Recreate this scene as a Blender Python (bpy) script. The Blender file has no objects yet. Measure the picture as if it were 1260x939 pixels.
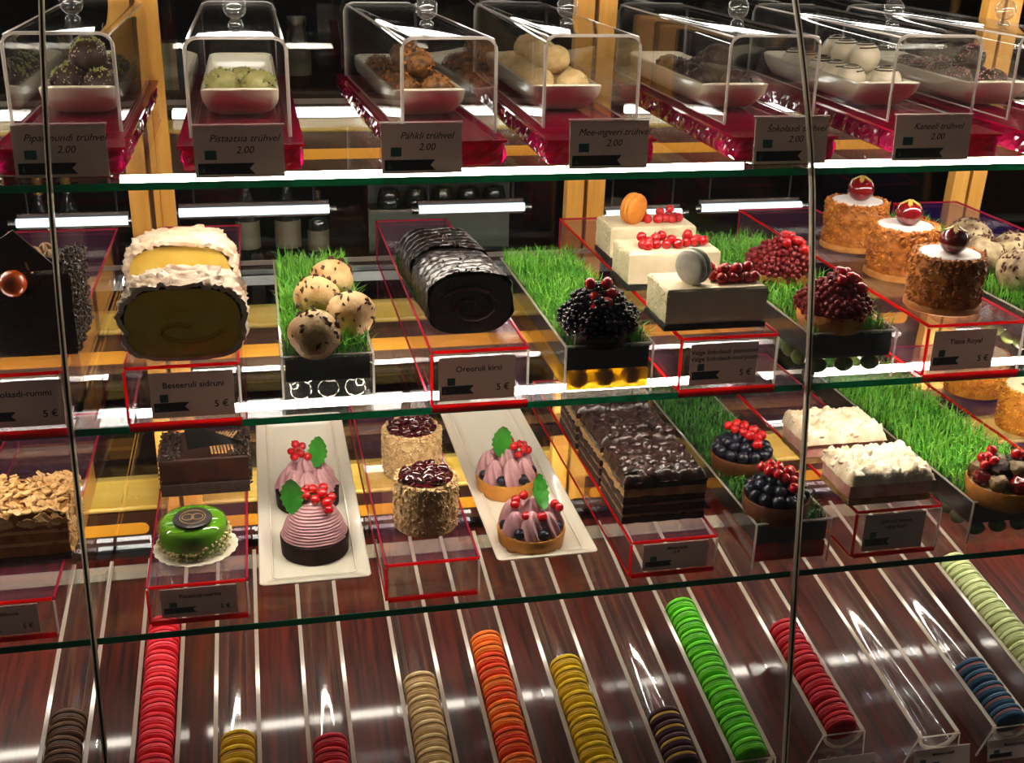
import bpy, math, random
from math import pi, sin, cos
from mathutils import Vector, Matrix, noise, Euler

# ------------------------------------------------------------------ camera
SC = bpy.context.scene
F_PX, FW, FH = 1435.53, 1260.0, 939.0
CAM = Vector((0.0, -1.1, 1.5263))
RW = Matrix(((0.9778, 0.0574, -0.2014), (-0.2082, 0.3688, -0.9059), (0.0222, 0.9277, 0.3726)))
cd = bpy.data.cameras.new('camera')
cam = bpy.data.objects.new('camera', cd)
SC.collection.objects.link(cam)
cd.sensor_fit = 'HORIZONTAL'
cd.sensor_width = 36.0
cd.lens = F_PX / FW * 36.0
cd.clip_start = 0.02
cam.matrix_world = Matrix.Translation(CAM) @ RW.to_quaternion().to_matrix().to_4x4()
SC.camera = cam

# ------------------------------------------------------------------ world and exposure
w = bpy.data.worlds.new('dim_shop')
SC.world = w
w.use_nodes = True
bg = w.node_tree.nodes['Background']
bg.inputs[0].default_value = (0.95, 0.86, 0.78, 1)
bg.inputs[1].default_value = 0.044
vs = SC.view_settings
vs.view_transform = 'Standard'
vs.look = 'None'
vs.gamma = 1.0
vs.use_curve_mapping = False
vs.exposure = 0.0
cy = SC.cycles
cy.use_denoising = True
cy.max_bounces = 10
cy.transparent_max_bounces = 40
cy.glossy_bounces = 6
cy.diffuse_bounces = 3
cy.transmission_bounces = 6
cy.caustics_reflective = False
cy.caustics_refractive = False
cy.sample_clamp_indirect = 6.0
LED = 50.0            # strength of the tubes

# ------------------------------------------------------------------ layout numbers (metres)
Z1, Z2, Z3 = 1.28, 1.05, 0.828            # tops of the three glass shelves
Y1, Y2, Y3 = 0.050, 0.0, -0.027           # their front edges
RH = 0.060                                # riser height
def deck_z(y): return 0.44 + 0.15 * y     # sloping deck under the macaron racks

def ray(u, v): return RW @ Vector((u - FW / 2, FH / 2 - v, -F_PX))
def P(u, v, z):
    r = ray(u, v)
    return CAM + r * ((z - CAM.z) / r.z)
def PY(u, v, y):
    r = ray(u, v)
    return CAM + r * ((y - CAM.y) / r.y)

# ------------------------------------------------------------------ helpers
COL = SC.collection
rnd = random.Random(7)
def lin(c):
    return tuple(((x / 255.0) / 12.92 if x <= 10 else (((x / 255.0) + 0.055) / 1.055) ** 2.4) for x in c)

class MB:
    def __init__(s): s.v = []; s.f = []
    def add(s, vs, fs, M=None):
        o = len(s.v)
        if M is not None: vs = [M @ Vector(p) for p in vs]
        s.v.extend(tuple(p) for p in vs)
        s.f.extend(tuple(i + o for i in f) for f in fs)
        return s
    def box(s, c, d, M=None):
        x, y, z = c; a, b, h = d[0] / 2, d[1] / 2, d[2] / 2
        vs = [(x + i * a, y + j * b, z + k * h) for k in (-1, 1) for j in (-1, 1) for i in (-1, 1)]
        return s.add(vs, [(0, 2, 3, 1), (4, 5, 7, 6), (0, 1, 5, 4), (2, 6, 7, 3), (0, 4, 6, 2), (1, 3, 7, 5)], M)
    def loft(s, rings, cap0=True, cap1=True, M=None, closed=True):
        n = len(rings[0]); vs = [p for r in rings for p in r]; fs = []
        for i in range(len(rings) - 1):
            for j in range(n if closed else n - 1):
                k = (j + 1) % n
                fs.append((i * n + j, i * n + k, (i + 1) * n + k, (i + 1) * n + j))
        if cap0: fs.append(tuple(range(n - 1, -1, -1)))
        if cap1: fs.append(tuple((len(rings) - 1) * n + j for j in range(n)))
        return s.add(vs, fs, M)
    def lathe(s, prof, n=24, c=(0, 0, 0), M=None, cap0=True, cap1=True, fn=None):
        rings = []
        for r, z in prof:
            ring = []
            for j in range(n):
                a = 2 * pi * j / n
                rr = r if fn is None else fn(r, z, a)
                ring.append((c[0] + rr * cos(a), c[1] + rr * sin(a), c[2] + z))
            rings.append(ring)
        return s.loft(rings, cap0, cap1, M)
    def sph(s, c, r, n=10, m=7, sc=(1, 1, 1), M=None, amp=0.0, fr=60.0, seed=0.0):
        rings = []
        for i in range(1, m):
            t = pi * i / m; ring = []
            for j in range(n):
                a = 2 * pi * j / n
                d = Vector((sin(t) * cos(a), sin(t) * sin(a), -cos(t)))
                k = 1.0
                if amp: k += amp * noise.noise(d * (fr * r) + Vector((seed, seed * 1.7, 0)))
                ring.append((c[0] + d.x * r * k * sc[0], c[1] + d.y * r * k * sc[1], c[2] + d.z * r * k * sc[2]))
            rings.append(ring)
        o = [p for g in rings for p in g]
        nn = len(o)
        vs = o + [(c[0], c[1], c[2] - r * sc[2]), (c[0], c[1], c[2] + r * sc[2])]
        fs = []
        for i in range(m - 2):
            for j in range(n):
                k = (j + 1) % n
                fs.append((i * n + j, i * n + k, (i + 1) * n + k, (i + 1) * n + j))
        for j in range(n):
            k = (j + 1) % n
            fs.append((nn, k, j)); fs.append((nn + 1, (m - 2) * n + j, (m - 2) * n + k))
        return s.add(vs, fs, M)
    def tube(s, pts, r, n=6, r1=None, M=None):
        pts = [Vector(p) for p in pts]; rings = []
        for i, p in enumerate(pts):
            d = (pts[min(i + 1, len(pts) - 1)] - pts[max(i - 1, 0)]).normalized()
            u = d.orthogonal().normalized() if abs(d.z) < 0.95 else Vector((1, 0, 0))
            if abs(d.z) < 0.95: u = d.cross(Vector((0, 0, 1))).normalized()
            q = d.cross(u).normalized()
            rr = r if r1 is None else r + (r1 - r) * i / (len(pts) - 1)
            rings.append([tuple(p + u * rr * cos(2 * pi * j / n) + q * rr * sin(2 * pi * j / n)) for j in range(n)])
        return s.loft(rings, True, True, M)
    def chip(s, c, a, b=None, h=None, g=rnd, e=None):
        b = a if b is None else b; h = a if h is None else h
        e = e or Euler((g.uniform(0, 6.3), g.uniform(0, 6.3), g.uniform(0, 6.3)))
        R = e.to_matrix(); C = Vector(c)
        vs = [C + R @ Vector(q) for q in ((a, 0, 0), (-a * .9, 0, 0), (0, b, 0), (0, -b, 0), (0, 0, h), (0, 0, -h))]
        return s.add(vs, [(0, 2, 4), (2, 1, 4), (1, 3, 4), (3, 0, 4), (2, 0, 5), (1, 2, 5), (3, 1, 5), (0, 3, 5)])
    def flake(s, c, a, b, R, t=0.0006):
        C = Vector(c)
        ring = [(a * cos(k * pi / 3), b * sin(k * pi / 3)) for k in range(6)]
        lo = [C + R @ Vector((x, y, -t)) for x, y in ring]; hi = [C + R @ Vector((x * .9, y * .9, t + 0.0009 * (x / a) ** 2)) for x, y in ring]
        return s.loft([lo, hi])

def rrect(wx, wy, r, z, n=4, cx=0, cy=0):
    pts = []
    r = min(r, wx / 2 - 1e-5, wy / 2 - 1e-5)
    for (sx, sy, a0) in ((1, 1, 0), (-1, 1, pi / 2), (-1, -1, pi), (1, -1, 1.5 * pi)):
        for k in range(n + 1):
            a = a0 + pi / 2 * k / n
            pts.append((cx + sx * (wx / 2 - r) + r * cos(a), cy + sy * (wy / 2 - r) + r * sin(a), z))
    return pts

def mesh(name, mb, mat, smooth=True, ang=38):
    me = bpy.data.meshes.new(name)
    me.from_pydata(mb.v, [], mb.f)
    me.materials.append(mat)
    if smooth:
        me.polygons.foreach_set('use_smooth', [True] * len(me.polygons))
        me.set_sharp_from_angle(angle=math.radians(ang))
    me.update()
    return me
def link(name, me, parent=None, loc=None, rot=None, scale=None):
    o = bpy.data.objects.new(name, me)
    COL.objects.link(o)
    if parent is not None: o.parent = parent
    if loc is not None: o.location = loc
    if rot is not None: o.rotation_euler = rot
    if scale is not None: o.scale = (scale,) * 3 if isinstance(scale, (int, float)) else scale
    return o
def obj(name, mb, mat, parent=None, smooth=True, ang=38, stuff=False, label=None):
    o = link(name, mesh(name, mb, mat, smooth, ang), parent)
    if stuff: o['kind'] = 'stuff'
    if label: o['label'] = label
    return o
def thing(name, label, cat, loc=(0, 0, 0), rz=0.0, group=None):
    o = bpy.data.objects.new(name, None)
    COL.objects.link(o)
    o.empty_display_size = 0.02
    o.location = loc; o.rotation_euler = (0, 0, rz)
    return tag(o, label, cat, group)
def tag(o, label, cat, group=None):
    o['label'] = label; o['category'] = cat
    if group: o['group'] = group
    return o
def struct(o):
    o['kind'] = 'structure'
    return o
def copy_tree(o, parent=None):
    c = o.copy(); COL.objects.link(c)
    if parent is not None: c.parent = parent
    for ch in list(o.children): copy_tree(ch, c)
    return c

# ------------------------------------------------------------------ materials
MATS = {}
def nodes(name):
    m = bpy.data.materials.new(name); m.use_nodes = True
    nt = m.node_tree
    for n in list(nt.nodes):
        if n.type != 'OUTPUT_MATERIAL': nt.nodes.remove(n)
    return m, nt, [n for n in nt.nodes if n.type == 'OUTPUT_MATERIAL'][0]
def mat(name, c, rough=0.5, c2=None, ns=60.0, bump=0.0, bs=None, spec=0.5, coat=0.0, crough=0.05, trans=0.0, sss=0.0, metal=0.0, stretch=None, contrast=(0.35, 0.65), tex='noise', alpha=1.0):
    if name in MATS: return MATS[name]
    m, nt, out = nodes(name)
    b = nt.nodes.new('ShaderNodeBsdfPrincipled')
    nt.links.new(b.outputs[0], out.inputs[0])
    b.inputs['Base Color'].default_value = (*lin(c), 1)
    b.inputs['Roughness'].default_value = rough
    b.inputs['Specular IOR Level'].default_value = spec
    b.inputs['Coat Weight'].default_value = coat
    b.inputs['Coat Roughness'].default_value = crough
    b.inputs['Metallic'].default_value = metal
    if trans: b.inputs['Transmission Weight'].default_value = trans
    if sss:
        b.inputs['Subsurface Weight'].default_value = sss
        b.inputs['Subsurface Radius'].default_value = (0.006, 0.004, 0.003)
        b.inputs['Subsurface Scale'].default_value = 1.0
    if c2 is not None or bump:
        tc = nt.nodes.new('ShaderNodeTexCoord')
        mp = nt.nodes.new('ShaderNodeMapping')
        nt.links.new(tc.outputs['Object'], mp.inputs[0])
        if stretch: mp.inputs['Scale'].default_value = stretch
    if c2 is not None:
        t = nt.nodes.new('ShaderNodeTexNoise'); t.inputs['Scale'].default_value = ns; t.inputs['Detail'].default_value = 4
        nt.links.new(mp.outputs[0], t.inputs['Vector'])
        r = nt.nodes.new('ShaderNodeValToRGB')
        r.color_ramp.elements[0].position = contrast[0]; r.color_ramp.elements[1].position = contrast[1]
        r.color_ramp.elements[0].color = (*lin(c), 1); r.color_ramp.elements[1].color = (*lin(c2), 1)
        nt.links.new(t.outputs['Fac'], r.inputs[0]); nt.links.new(r.outputs[0], b.inputs['Base Color'])
    if bump:
        t2 = nt.nodes.new('ShaderNodeTexVoronoi' if tex == 'voronoi' else 'ShaderNodeTexNoise'); t2.inputs['Scale'].default_value = bs or ns * 2
        nt.links.new(mp.outputs[0], t2.inputs['Vector'])
        bp = nt.nodes.new('ShaderNodeBump'); bp.inputs['Strength'].default_value = bump; bp.inputs['Distance'].default_value = 0.002
        nt.links.new(t2.outputs[0], bp.inputs['Height']); nt.links.new(bp.outputs[0], b.inputs['Normal'])
    MATS[name] = m
    return m
def clear(name, tint=(1, 1, 1), haze=None, hz=0.0, ior=1.49, rough=0.02, gain=1.0, wav=0.0, tl=None, tlw=0.0):
    """thin clear sheet: passes light straight, mirrors by Fresnel, a little haze or glow of the dye"""
    if name in MATS: return MATS[name]
    m, nt, out = nodes(name)
    tr = nt.nodes.new('ShaderNodeBsdfTransparent'); tr.inputs[0].default_value = (*tint, 1)
    cur = tr.outputs[0]
    if hz:
        df = nt.nodes.new('ShaderNodeBsdfDiffuse'); df.inputs[0].default_value = (*lin(haze), 1)
        mx = nt.nodes.new('ShaderNodeMixShader'); mx.inputs[0].default_value = hz
        nt.links.new(cur, mx.inputs[1]); nt.links.new(df.outputs[0], mx.inputs[2]); cur = mx.outputs[0]
    if tlw:
        df = nt.nodes.new('ShaderNodeBsdfTranslucent'); df.inputs[0].default_value = (*lin(tl), 1)
        mx = nt.nodes.new('ShaderNodeMixShader'); mx.inputs[0].default_value = tlw
        nt.links.new(cur, mx.inputs[1]); nt.links.new(df.outputs[0], mx.inputs[2]); cur = mx.outputs[0]
    gl = nt.nodes.new('ShaderNodeBsdfGlossy'); gl.inputs['Roughness'].default_value = rough
    fr = nt.nodes.new('ShaderNodeFresnel'); fr.inputs[0].default_value = ior
    # the same Fresnel on both sides of the sheet
    ge = nt.nodes.new('ShaderNodeNewGeometry'); iv = nt.nodes.new('ShaderNodeMath'); iv.operation = 'DIVIDE'; iv.inputs[0].default_value = 1.0; iv.inputs[1].default_value = ior
    mi = nt.nodes.new('ShaderNodeMix'); mi.inputs['A'].default_value = ior
    nt.links.new(ge.outputs['Backfacing'], mi.inputs['Factor']); nt.links.new(iv.outputs[0], mi.inputs['B']); nt.links.new(mi.outputs[0], fr.inputs[0])
    g2 = nt.nodes.new('ShaderNodeMath'); g2.operation = 'MULTIPLY'; g2.inputs[1].default_value = gain
    nt.links.new(fr.outputs[0], g2.inputs[0])
    if wav:
        tx = nt.nodes.new('ShaderNodeTexNoise'); tx.inputs['Scale'].default_value = 90
        bp = nt.nodes.new('ShaderNodeBump'); bp.inputs['Strength'].default_value = wav; bp.inputs['Distance'].default_value = 0.004
        nt.links.new(tx.outputs[0], bp.inputs['Height']); nt.links.new(bp.outputs[0], gl.inputs['Normal']); nt.links.new(bp.outputs[0], fr.inputs['Normal'])
    mx = nt.nodes.new('ShaderNodeMixShader')
    nt.links.new(g2.outputs[0], mx.inputs[0]); nt.links.new(cur, mx.inputs[1]); nt.links.new(gl.outputs[0], mx.inputs[2])
    nt.links.new(mx.outputs[0], out.inputs[0])
    MATS[name] = m
    return m
def emis(name, c, s):
    m, nt, out = nodes(name)
    e = nt.nodes.new('ShaderNodeEmission'); e.inputs[0].default_value = (*c, 1); e.inputs[1].default_value = s
    nt.links.new(e.outputs[0], out.inputs[0])
    MATS[name] = m
    return m

M_GLASS = clear('shelf_glass', (0.975, 0.985, 0.98), gain=0.75)
M_PANE = clear('front_glass', (0.98, 0.985, 0.985), gain=0.55)
M_REAR = clear('rear_glass', (0.93, 0.94, 0.94), gain=0.9)
M_GEDGE = clear('green_glass_edge', (0.02, 0.10, 0.07), (20, 110, 84), 0.75, rough=0.1, tl=(24, 128, 98), tlw=0.6)
M_ACR = clear('clear_acrylic', (0.985, 0.985, 0.985), (200, 205, 210), 0.006)
M_PINK = clear('pink_acrylic', (0.955, 0.90, 0.925), (190, 120, 170), 0.035)
M_PURP = clear('purple_acrylic', (0.90, 0.86, 0.955), (110, 70, 190), 0.05)
M_ACREDGE = clear('acrylic_edge', (0.72, 0.71, 0.70), (255, 246, 238), 0.40, gain=1.0, rough=0.08, tl=(255, 246, 238), tlw=0.42)
M_RINGEDGE = clear('frosted_rack_edge', (0.6, 0.59, 0.57), (255, 246, 232), 0.6, rough=0.15, tl=(255, 246, 232), tlw=0.7)
M_REDEDGE = clear('red_acrylic_edge', (0.9, 0.16, 0.18), (255, 40, 46), 0.55, rough=0.08, tl=(255, 40, 46), tlw=0.6)
M_PINKEDGE = clear('rose_acrylic_edge', (0.85, 0.35, 0.45), (225, 70, 110), 0.45, rough=0.08, tl=(235, 70, 100), tlw=0.45)
M_MAGENTA = clear('magenta_acrylic', (0.50, 0.03, 0.18), (170, 8, 62), 0.62, rough=0.06, tl=(190, 10, 70), tlw=0.4)
M_MAGFACET = clear('faceted_magenta_acrylic', (0.45, 0.03, 0.18), (170, 14, 80), 0.45, rough=0.05, tl=(205, 20, 100), tlw=0.45, gain=1.5)
M_KNOB = clear('knob_acrylic', (0.93, 0.93, 0.93), (220, 220, 220), 0.03, gain=1.3)
M_PORC = mat('cream_porcelain', (232, 224, 200), 0.18, coat=0.4)
M_PLATE = mat('white_porcelain', (236, 230, 212), 0.15, coat=0.5)
M_CARD = clear('grey_card', (0, 0, 0), (222, 208, 200), 1.0, gain=0.25, rough=0.4, tl=(226, 204, 190), tlw=0.26)
M_INK = mat('black_ink', (14, 12, 12), 0.7)
M_RIB = mat('dark_ribbon_print', (22, 20, 24), 0.6)
M_TEAL = mat('teal_print', (52, 92, 84), 0.6)
M_WOOD = mat('honey_wood', (222, 158, 62), 0.42, (236, 176, 84), 14, stretch=(6, 6, 0.6))
M_WOOD2 = mat('dark_groove_wood', (96, 58, 20), 0.5)
M_RAIL = mat('olive_varnished_wood', (176, 146, 60), 0.25, (196, 166, 84), 10, stretch=(0.5, 4, 4))
M_RAILDK = mat('dark_brown_board', (70, 42, 26), 0.3, (52, 30, 18), 12, stretch=(0.5, 4, 6))
M_SLOT = mat('amber_wood_inlay', (232, 160, 40), 0.35)
M_DECK = mat('dark_red_wood_laminate', (78, 21, 10), 0.5, (32, 9, 6), 9, stretch=(14, 0.8, 1), spec=0.1, coat=0.24, crough=0.075)
M_METAL = mat('brushed_metal', (190, 190, 186), 0.25, metal=1.0)
M_CHROME = clear('polished_seam', (0.5, 0.5, 0.48), (240, 232, 214), 0.6, rough=0.1, tl=(240, 232, 214), tlw=0.6)
M_BLACK = mat('black_seal', (10, 10, 10), 0.4)
M_DARK = mat('dark_back_wall', (9, 8, 8), 0.9, (14, 12, 11), 3, spec=0.1)
M_ADDEDBAR = emis('added_bar_glow', (0.80, 0.95, 1.0), 2.2)  # glow of the tubes added for bright bars, no known lamps
M_LED2 = emis('slim_led_tube_glow', (1.0, 0.89, 0.73), LED * 1.35)
M_LED3 = emis('deck_led_tube_glow', (1.0, 0.90, 0.76), LED * 2.2)
M_STRIP = emis('led_strip_glow', (1.0, 0.96, 0.88), 15.0)
M_LED = emis('led_tube_glow', (1.0, 0.89, 0.73), LED)
# ------------------------------------------------------------------ the case
XL, XR = -0.62, 1.62
SEAMS = (-0.192, 0.575)
def back_y(z): return 0.60 - 0.055 * (z - 1.0)
def glass_y(z):
    T = ((0.30, -0.115), (0.44, -0.092), (0.58, -0.068), (0.83, -0.034), (0.94, -0.021), (1.05, -0.007), (1.17, 0.014), (1.28, 0.043), (1.36, 0.079), (1.44, 0.124), (1.52, 0.18), (1.58, 0.235))
    for (a, p), (b, q) in zip(T, T[1:]):
        if z <= b: return p + (q - p) * (z - a) / (b - a)
    return T[-1][1]

# deck
d = MB()
y0, y1 = -0.06, 0.66
prof = [(y0, deck_z(y0) - 0.02), (y1, deck_z(y1) - 0.02), (y1, deck_z(y1)), (y0, deck_z(y0))]
d.loft([[(x, a, b) for a, b in prof] for x in (XL, XR)])
struct(obj('deck', d, M_DECK, smooth=False))
d = MB()
ya, yb = 0.585, 0.612
d.loft([[(x, ya, deck_z(ya) + 0.0005), (x, yb, deck_z(yb) + 0.0005), (x, yb, deck_z(yb) + 0.012), (x, ya, deck_z(ya) + 0.006)] for x in (XL, XR)])
struct(obj('trim_1', d, M_METAL, smooth=False))
fp = MB(); fp.box(((XL + XR) / 2, -0.075, 0.2), (XR - XL, 0.02, 0.43))
struct(obj('wall_front', fp, M_RAILDK, smooth=False))

# shelves, one pane per glass bay
SHELF = []
for zi, yi in ((Z1, Y1), (Z2, Y2), (Z3, Y3)):
    for xa, xb in ((XL, SEAMS[0] - 0.002), (SEAMS[0] + 0.002, SEAMS[1] - 0.002), (SEAMS[1] + 0.002, XR)):
        nm = {Z1: 'upper', Z2: 'middle', Z3: 'lower'}[zi]
        bay = 'left of the left glass seam' if xb < 0 else ('between the two glass seams' if xb < 0.6 else 'right of the right glass seam')
        t = thing('glass_shelf', 'clear glass %s shelf with green front edge, %s' % (nm, bay), 'shelf', ((xa + xb) / 2, yi, zi - 0.007))
        wd = xb - xa; dp = 0.575 - yi
        s = MB(); s.box((0, dp / 2 + 0.0008, 0.0035), (wd, dp, 0.007)); obj('pane', s, M_GLASS, t, smooth=False)
        s = MB(); s.box((0, -0.0004, 0.0035), (wd, 0.0012, 0.0072)); obj('green_edge', s, M_GEDGE, t, smooth=False)
        s = MB(); s.box((0, dp + 0.0016, 0.0035), (wd, 0.0012, 0.007)); obj('rear_edge', s, M_ACREDGE, t, smooth=False)

# shelf lamps
for zi, yi, nm in ((1.468, 0.17, 'under the case top'), (Z1 - 0.0130, 0.128, 'under the upper glass shelf'), (Z2 - 0.0130, 0.062, 'under the middle glass shelf'), (Z3 - 0.030, 0.48, 'under the rear of the lower glass shelf')):
    for xa, xb in ((XL, -0.250), (-0.150, 0.545), (0.605, XR)):
        bay = 'left of the left seam' if xb < 0 else ('between the seams' if xb < 0.6 else 'right of the right seam')
        t = thing('led_tube', 'led tube %s, %s' % (nm, bay), 'lamp', ((xa + xb) / 2, yi, zi))
        s = MB(); s.tube([(-(xb - xa) / 2 + 0.012, 0, 0), ((xb - xa) / 2 - 0.012, 0, 0)], 0.0045 if Z3 < zi < 1.4 else 0.006, 10); obj('tube', s, M_LED2 if Z3 < zi < 1.4 else (M_LED if zi > Z3 else M_LED3), t)
        if zi < Z3:
            s = MB(); s.box((0, 0, 0.0125), (xb - xa, 0.034, 0.003)); s.box((0, -0.0155, 0.003), (xb - xa, 0.003, 0.022)); obj('housing', s, M_METAL, t, smooth=False)
        for sx in (-1, 1):
            s = MB(); s.tube([(sx * ((xb - xa) / 2 - 0.012), 0, 0), (sx * (xb - xa) / 2, 0, 0)], 0.0050 if Z3 < zi < 1.4 else 0.0065, 10); obj('end_cap', s, M_METAL, t)

# slim light strips along the rear of each level
for zi, yi, nm in ((1.452, 0.555, 'below the case top'), (Z1 - 0.014, 0.548, 'below the rear of the upper shelf'), (Z2 - 0.014, 0.548, 'below the rear of the middle shelf')):
    for xa, xb in zip((XL, -0.110, 0.525, 1.165), (-0.195, 0.435, 1.08, XR)):
        bay = 'between %s' % {XL: 'wall and first post', -0.110: 'first and second post', 0.525: 'second and third post', 1.165: 'third post and wall'}[xa]
        t = thing('led_strip', 'led strip %s, %s' % (nm, bay), 'lamp', ((xa + xb) / 2, yi, zi))
        obj('diffuser', MB().box((0, 0, -0.0015), (xb - xa, 0.012, 0.009)), M_STRIP, t, smooth=False)
        obj('housing', MB().box((0, 0.0085, 0), (xb - xa, 0.004, 0.013)), M_METAL, t, smooth=False)
        if zi < Z2:
            s = MB(); s.box((0, -0.002, 0.0050), (xb - xa, 0.026, 0.0022)); s.box((0, -0.0140, -0.002), (xb - xa, 0.002, 0.016)); obj('cover', s, mat('pale_metal_cover', (196, 206, 212), 0.35, metal=0.6), t, smooth=False)

# top of the case
s = MB(); s.box(((XL + XR) / 2, 0.41, 1.60), (XR - XL, 0.42, 0.02)); struct(obj('ceiling', s, M_RAILDK, smooth=False))
s = MB(); s.box(((XL + XR) / 2, 0.205, 1.575), (XR - XL, 0.02, 0.03)); struct(obj('trim_2', s, M_METAL, smooth=False))

# curved front glass, three panes with polished joints
zs = [0.30 + i * 0.04 for i in range(33)]
for k, (xa, xb) in enumerate(((XL, SEAMS[0]), SEAMS, (SEAMS[1], XR))):
    s = MB()
    a = [(glass_y(z), z) for z in zs]
    prof = a + [(y - 0.005, z) for y, z in reversed(a)]
    n = len(zs)
    pts0 = [(xa + 0.0026, p, q) for p, q in prof]; pts1 = [(xb - 0.0026, p, q) for p, q in prof]
    fs = []
    m = 2 * n
    for i in range(n - 1):
        fs.append((i, i + 1, m + i + 1, m + i)); fs.append((n + i, n + i + 1, m + n + i + 1, m + n + i))
    s.add(pts0 + pts1, fs)
    o = obj('window_%d' % (k + 1), s, M_PANE, ang=60); struct(o)
def seam_bar(x0, x1, y0, y1):
    s = MB()
    for za, zb in zip(zs, zs[1:]):
        s.loft([[(x0, glass_y(z) + y0, z), (x1, glass_y(z) + y0, z), (x1, glass_y(z) + y1, z), (x0, glass_y(z) + y1, z)] for z in (za, zb)])
    return s
for sx in SEAMS:
    o = struct(obj('trim_3' if sx < 0 else 'trim_4', seam_bar(sx - 0.0011, sx + 0.0011, -0.0050, -0.0010), M_BLACK, ang=60))
    for q in (-1, 1): obj('glass_edge', seam_bar(sx + q * 0.0018 - 0.0006, sx + q * 0.0018 + 0.0006, -0.0056, 0.0004), M_CHROME, o, ang=60)

# rear rails with their lip and amber inlays, posts, rear glass
POST_X = (-0.755, -0.150, 0.480, 1.125, 1.70)
RAILS = ((1.249, 1.235, 1.207, 1.192, 1.176), (0.966, 0.939, 0.909, 0.889, 0.873), (0.685, 0.637, 0.611, 0.591, 0.572))
for k, (zt, zl, sa, sb, zb) in enumerate(RAILS):
    yb = back_y(zl) + 0.002
    rail = struct(obj('trim_%d' % (5 + k), MB().box(((XL + XR) / 2, yb + 0.014, (zl + zb) / 2), (XR - XL, 0.02, zl - zb)), M_RAILDK, smooth=False))
    obj('ledge_board', MB().box(((XL + XR) / 2, yb + 0.016, (zt + zl) / 2), (XR - XL, 0.016, zt - zl)), M_RAIL, rail, smooth=False)
    obj('lip', MB().tube([(XL, yb + 0.004, zl), (XR, yb + 0.004, zl)], 0.0042, 10), M_RAIL, rail)
    for xa, xb in zip(POST_X, POST_X[1:]):
        a, b = max(xa + 0.045, XL), min(xb - 0.055, XR)
        zc, r = (sa + sb) / 2, (sa - sb) / 2
        ring = []
        for q in range(9): ring.append((a + r - r * sin(pi * q / 8), zc + r * cos(pi * q / 8)))
        for q in range(9): ring.append((b - r + r * sin(pi * q / 8), zc - r * cos(pi * q / 8)))
        s = MB(); s.loft([[(x, yb + 0.0035, z) for x, z in ring], [(x, yb + 0.006, z) for x, z in ring]]); obj('inlay', s, M_SLOT, rail, smooth=False)
for k, px in enumerate(POST_X[:4]):
    p = None
    for (xo, wd, dy, m_, nm) in ((-0.0165, 0.026, 0.0, M_WOOD, 'post'), (0.0005, 0.005, 0.008, M_WOOD2, 'groove'), (0.0075, 0.008, 0.002, M_WOOD, 'bead'), (0.0215, 0.019, 0.005, M_WOOD, 'stile')):
        s = MB()
        za, zb = 0.60, 1.575
        s.loft([[(px + xo - wd / 2, back_y(z) - 0.016 + dy, z), (px + xo + wd / 2, back_y(z) - 0.016 + dy, z), (px + xo + wd / 2, back_y(z) + 0.004, z), (px + xo - wd / 2, back_y(z) + 0.004, z)] for z in (za, zb)])
        if p is None: p = struct(obj('trim_%d' % (8 + k), s, m_, smooth=False))
        else: obj(nm, s, m_, p, smooth=False)
s = MB()
s.loft([[(XL, 0.652 - 0.03 * z, z), (XR, 0.652 - 0.03 * z, z), (XR, 0.656 - 0.03 * z, z), (XL, 0.656 - 0.03 * z, z)] for z in (0.56, 1.59)])
struct(obj('window_4', s, M_REAR, smooth=False))

# the dim room behind the case
s = MB(); s.box((0.6, 2.2, 1.3), (7.0, 0.04, 3.2)); struct(obj('wall_back', s, M_DARK, smooth=False))
s = MB(); s.box((0.6, 0.5, -0.02), (7.0, 3.5, 0.04)); struct(obj('floor', s, M_DARK, smooth=False))
for sx, nm in ((-0.66, 'wall_left'), (1.66, 'wall_right')):
    s = MB(); s.box((sx, 0.30, 0.8), (0.03, 0.68, 1.58)); struct(obj(nm, s, M_RAILDK, smooth=False))

# ------------------------------------------------------------------ macaron racks
M_RACK = clear('rack_acrylic', (0.97, 0.97, 0.97), (225, 225, 225), 0.010)
M_GUT = clear('rack_gutter_acrylic', (0.97, 0.97, 0.97), (225, 225, 225), 0.010, rough=0.10, gain=1.5)
RX = dict(A=-0.317, B=-0.204, C=-0.101, D=0.017, E=0.147, F=0.253, G=0.357, H=0.467, I=0.562, J=0.703, K=0.833, L=0.946, M=1.049)
RLAB = dict(A='of brown macarons', B='of coral pink macarons', C='with few mustard yellow macarons at its front', D='with few crimson macarons at its front',
            E='of cream macarons', F='of orange macarons', G='of bright yellow macarons', H='of purple macarons with yellow filling', I='of bright green macarons',
            J='of crimson macarons beside the empty rack', K='standing empty', L='of blue macarons', M='of pale green macarons')
SL = math.atan(0.15)
RW_, RHT, RY0, RY1 = 0.061, 0.05, 0.052, 0.575
RL = (RY1 - RY0) / cos(SL)
GR, GZ = 0.0255, 0.051                     # gutter radius and height of its axis over the deck
def arc_pts(r, z0=GZ, n=14, lo=-1.0, hi=1.0):
    return [(r * sin(lo * pi / 2 + (hi - lo) * pi / 2 * k / n), z0 - r * cos(lo * pi / 2 + (hi - lo) * pi / 2 * k / n)) for k in range(n + 1)]
gut = MB()
a = arc_pts(GR)
gut.loft([[(x, y, z) for x, z in a] for y in (0.0, RL)], False, False, closed=False)
ME_GUT = mesh('gutter', gut, M_GUT, ang=60)
wal = MB()
wal.box((0, RL / 2, RHT / 2), (0.0025, RL, RHT)); ME_WALL = mesh('side_wall', wal, M_RACK, False)
edg = MB(); edg.box((0, RL / 2, 0), (0.0056, RL, 0.0016)); ME_RIM = mesh('rim', edg, M_RINGEDGE, False)
end = MB()
b = arc_pts(GR); c_ = arc_pts(GR + 0.0048)
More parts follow.
